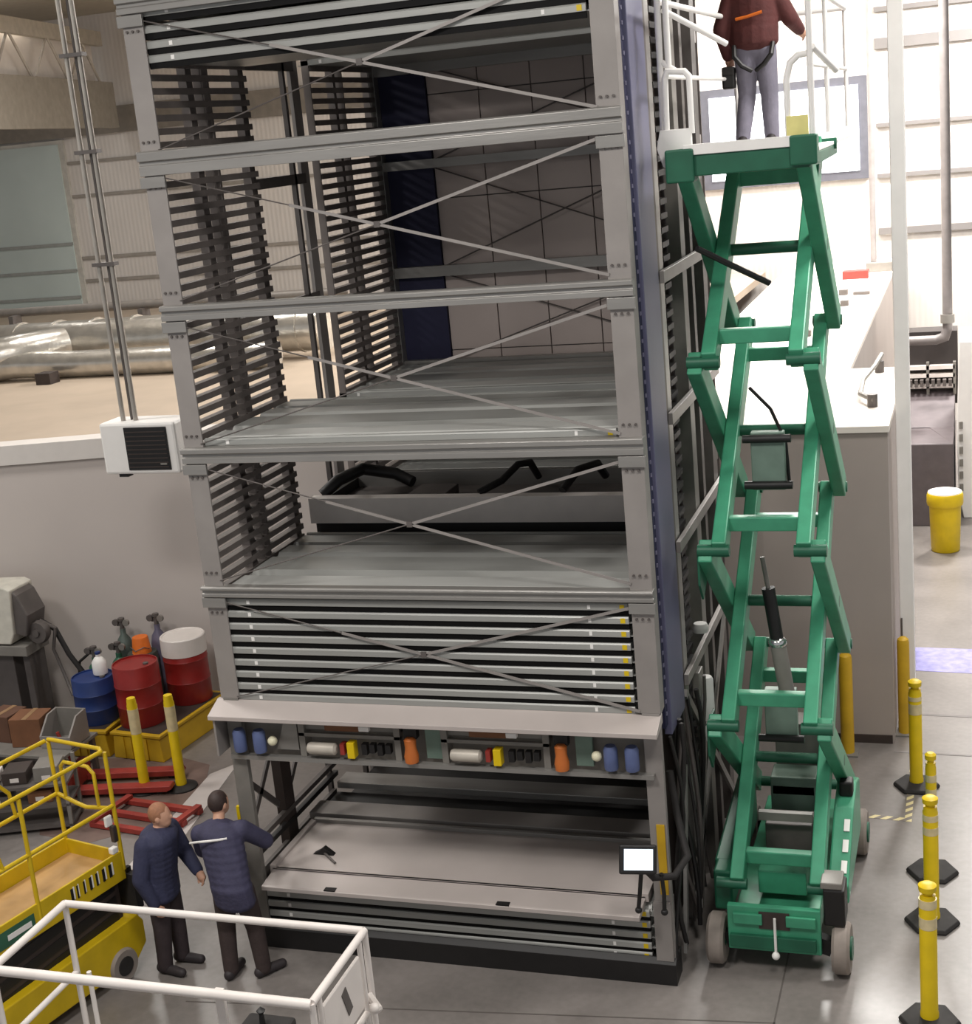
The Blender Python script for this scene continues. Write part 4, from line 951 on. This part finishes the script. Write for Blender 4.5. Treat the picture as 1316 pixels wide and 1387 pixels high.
for x, y in ((5.33,8.5),(5.38,6.25)):
    mb = MB(); mb.lathe([(0,3.75),(.06,3.75),(.06,3.9),(0,3.9)], (x,y,0), 10); mb.build('pipe_support', steel_dk, t)
t = thing('steel_column', 'slender white steel column from floor to ceiling at the right of the enclosure', 'column', (5.72,5.8,0))
mb = MB(); mb.box(5.66,5.82,5.72,5.88,0,11); mb.build('shaft', whiter, t, bevel=.01)
mb = MB(); mb.box(5.63,5.88,5.68,5.92,0,.025); mb.build('base_plate', whiter, t)
mb = MB(); mb.box(5.67,5.69,5.69,5.72,.9,1.35); mb.build('conduit', steel_dk, t)
t = thing('down_pipe', 'thin grey pipe running down the far wall onto the white roof', 'pipe', (4.52,20.2,3.75))
mb = MB(); mb.tube((4.55,20.2,3.9),(4.58,20.2,11),.06,n=10); mb.build('pipe_run', mat('pipe_pale',(140,134,132),.5), t)
mb = MB(); mb.box(4.4,4.95,20.1,20.3,3.75,3.95); mb.build('foot', grey_m, t, bevel=.02)
t = thing('exhaust_pipe', 'thick grey pipe descending to an elbow above the dark machine at the far right', 'pipe', (6.02,16,3))
mb = MB(); mb.sweep([(6.05,16,11),(6.05,16,3.15),(6.0,16,3.0),(5.85,16,2.95),(5.3,16,2.95)], .085, 14); mb.build('pipe_run', mat('pipe_mid',(120,114,112),.5,.1), t)
mb = MB(); mb.tube((6.05,16,3.25),(6.05,16,3.4),.12,n=14); mb.build('flange', grey_m, t)
t = thing('rack_machine', 'dark grey machine with white shelf rails beyond the yellow drum', 'machine', (5.8,16.8,0))
mb = MB(); mb.box(5.3,6.2,17,17.6,1.6,2.95); mb.build('back_frame', mat('frame_black',(44,38,36),.6), t)
mb = MB(); mb.box(5.3,6.15,14.3,17,0,1.45); mb.prism([(15.6,1.45),(17,1.45),(17,1.85)], 'x', 5.3, 6.15); mb.build('body', mat('machine_charcoal',(96,88,90),.55), t, bevel=.02)
for z in (1.95,2.15,2.3):
    mb = MB(); mb.box(5.3,6.15,16.85,17,z-.03,z+.04); mb.build('shelf_rail', white_m, t)
for x in (5.65,6.12):
    mb = MB(); mb.box(x,x+.05,16.85,17,1.8,2.4); mb.build('upright', grey_m, t)
mb = MB()
for k in range(8): mb.box(5.34+k*.1,5.4+k*.1,16.7,16.85,1.98,2.1)
mb.build('spool_row', steel_dk, t)
t = thing('white_cabinet', 'tall white cabinet at the far right edge beside the dark machine', 'cabinet', (6.7,15.5,0))
mb = MB(); mb.prism([(6.22,0.4),(6.3,0),(7.6,0),(7.6,3.1),(6.25,3.1),(6.2,1.6)], 'y', 14.8, 16.4); mb.build('body', whiter, t, bevel=.02)
mb = MB()
for k in range(6): mb.box(6.24,6.3,14.76,14.8,.5+k*.22,.62+k*.22)
mb.build('hinge_row', grey_m, t)
t = thing('drum', 'yellow plastic drum with white lid standing on the far right floor', 'drum', (6.03,12.9,0))
MB().lathe([(0,0),(.21,0),(.225,.02),(.245,.7),(.25,.78),(0,.78)], n=32).build('shell', hiviz_m, t, local=True)
MB().lathe([(0,.78),(.275,.77),(.285,.8),(.285,.93),(.27,.97),(0,.97)], n=32).build('collar', hiviz_m, t, local=True)
MB().lathe([(0,.97),(.265,.97),(.26,.99),(.2,1.0),(0,1.0)], n=32).build('lid', whiter, t, local=True, label='white lid')

# floor markings
def tape_material():
    m = bpy.data.materials.new('hazard_tape'); m.use_nodes = True; N = m.node_tree.nodes; L = m.node_tree.links
    tc = N.new('ShaderNodeTexCoord'); mp = N.new('ShaderNodeMapping'); mp.inputs['Rotation'].default_value = (0,0,R(45))
    w_ = N.new('ShaderNodeTexWave'); w_.inputs['Scale'].default_value = 3.2
    r = N.new('ShaderNodeValToRGB'); r.color_ramp.interpolation = 'CONSTANT'
    r.color_ramp.elements[0].color = (*lin((120,112,104)),1); r.color_ramp.elements[1].position = .5; r.color_ramp.elements[1].color = (*lin((214,200,150)),1)
    L.new(tc.outputs['Object'], mp.inputs['Vector']); L.new(mp.outputs['Vector'], w_.inputs['Vector']); L.new(w_.outputs['Fac'], r.inputs['Fac']); L.new(r.outputs['Color'], N['Principled BSDF'].inputs['Base Color'])
    N['Principled BSDF'].inputs['Roughness'].default_value = .6
    return m
tp = tape_material()
tag(MB().prism([(5.4,3.3),(5.86,3.26),(5.86,5.6),(5.79,5.6),(5.79,3.34),(5.4,3.38)], 'z', .0, .003).build('floor_tape', tp), 'worn striped hazard tape forming a corner on the floor behind the right posts', 'tape')
tag(MB().prism([(5.72,7.5),(7.3,7.4),(7.3,8.3),(5.72,8.35)], 'z', .0, .004).build('floor_sheet', lav_m), 'lavender sheet lying on the floor at the right', 'sheet')

# ------------------------------------------------------------------ light
wd_ = bpy.data.worlds.new('world'); S.world = wd_; wd_.use_nodes = True
wd_.node_tree.nodes['Background'].inputs['Color'].default_value = (.95,.97,1,1); wd_.node_tree.nodes['Background'].inputs['Strength'].default_value = .44
def lamp(name, loc, size, power, col=(1,.97,.93), rot=(0,0,0)):
    l = bpy.data.lights.new(name, 'AREA'); l.shape = 'RECTANGLE'; l.size, l.size_y = size; l.energy = power; l.color = col
    o = bpy.data.objects.new(name, l); COL.objects.link(o); o.location = loc; o.rotation_euler = rot
for i, (x, y, e) in enumerate(((-6,-4,360),(1,-6,560),(7,-5,330),(-6,2,330),(8,2,480),(7.5,9,520),(4,14,1500),(8,19,2200),(1.5,19,900),(-9,12,330),(-14,17,140),(-4,9,150))):  # unseen lamps added below the ceiling, stronger ones to brighten the right rear
    lamp('added_hall_lamp', (x,y,10.6), (1.6,1.6), e)
S.view_settings.view_transform = 'Standard'; S.view_settings.look = 'None'; S.view_settings.gamma = 1; S.view_settings.exposure = .0
S.view_settings.use_curve_mapping = False
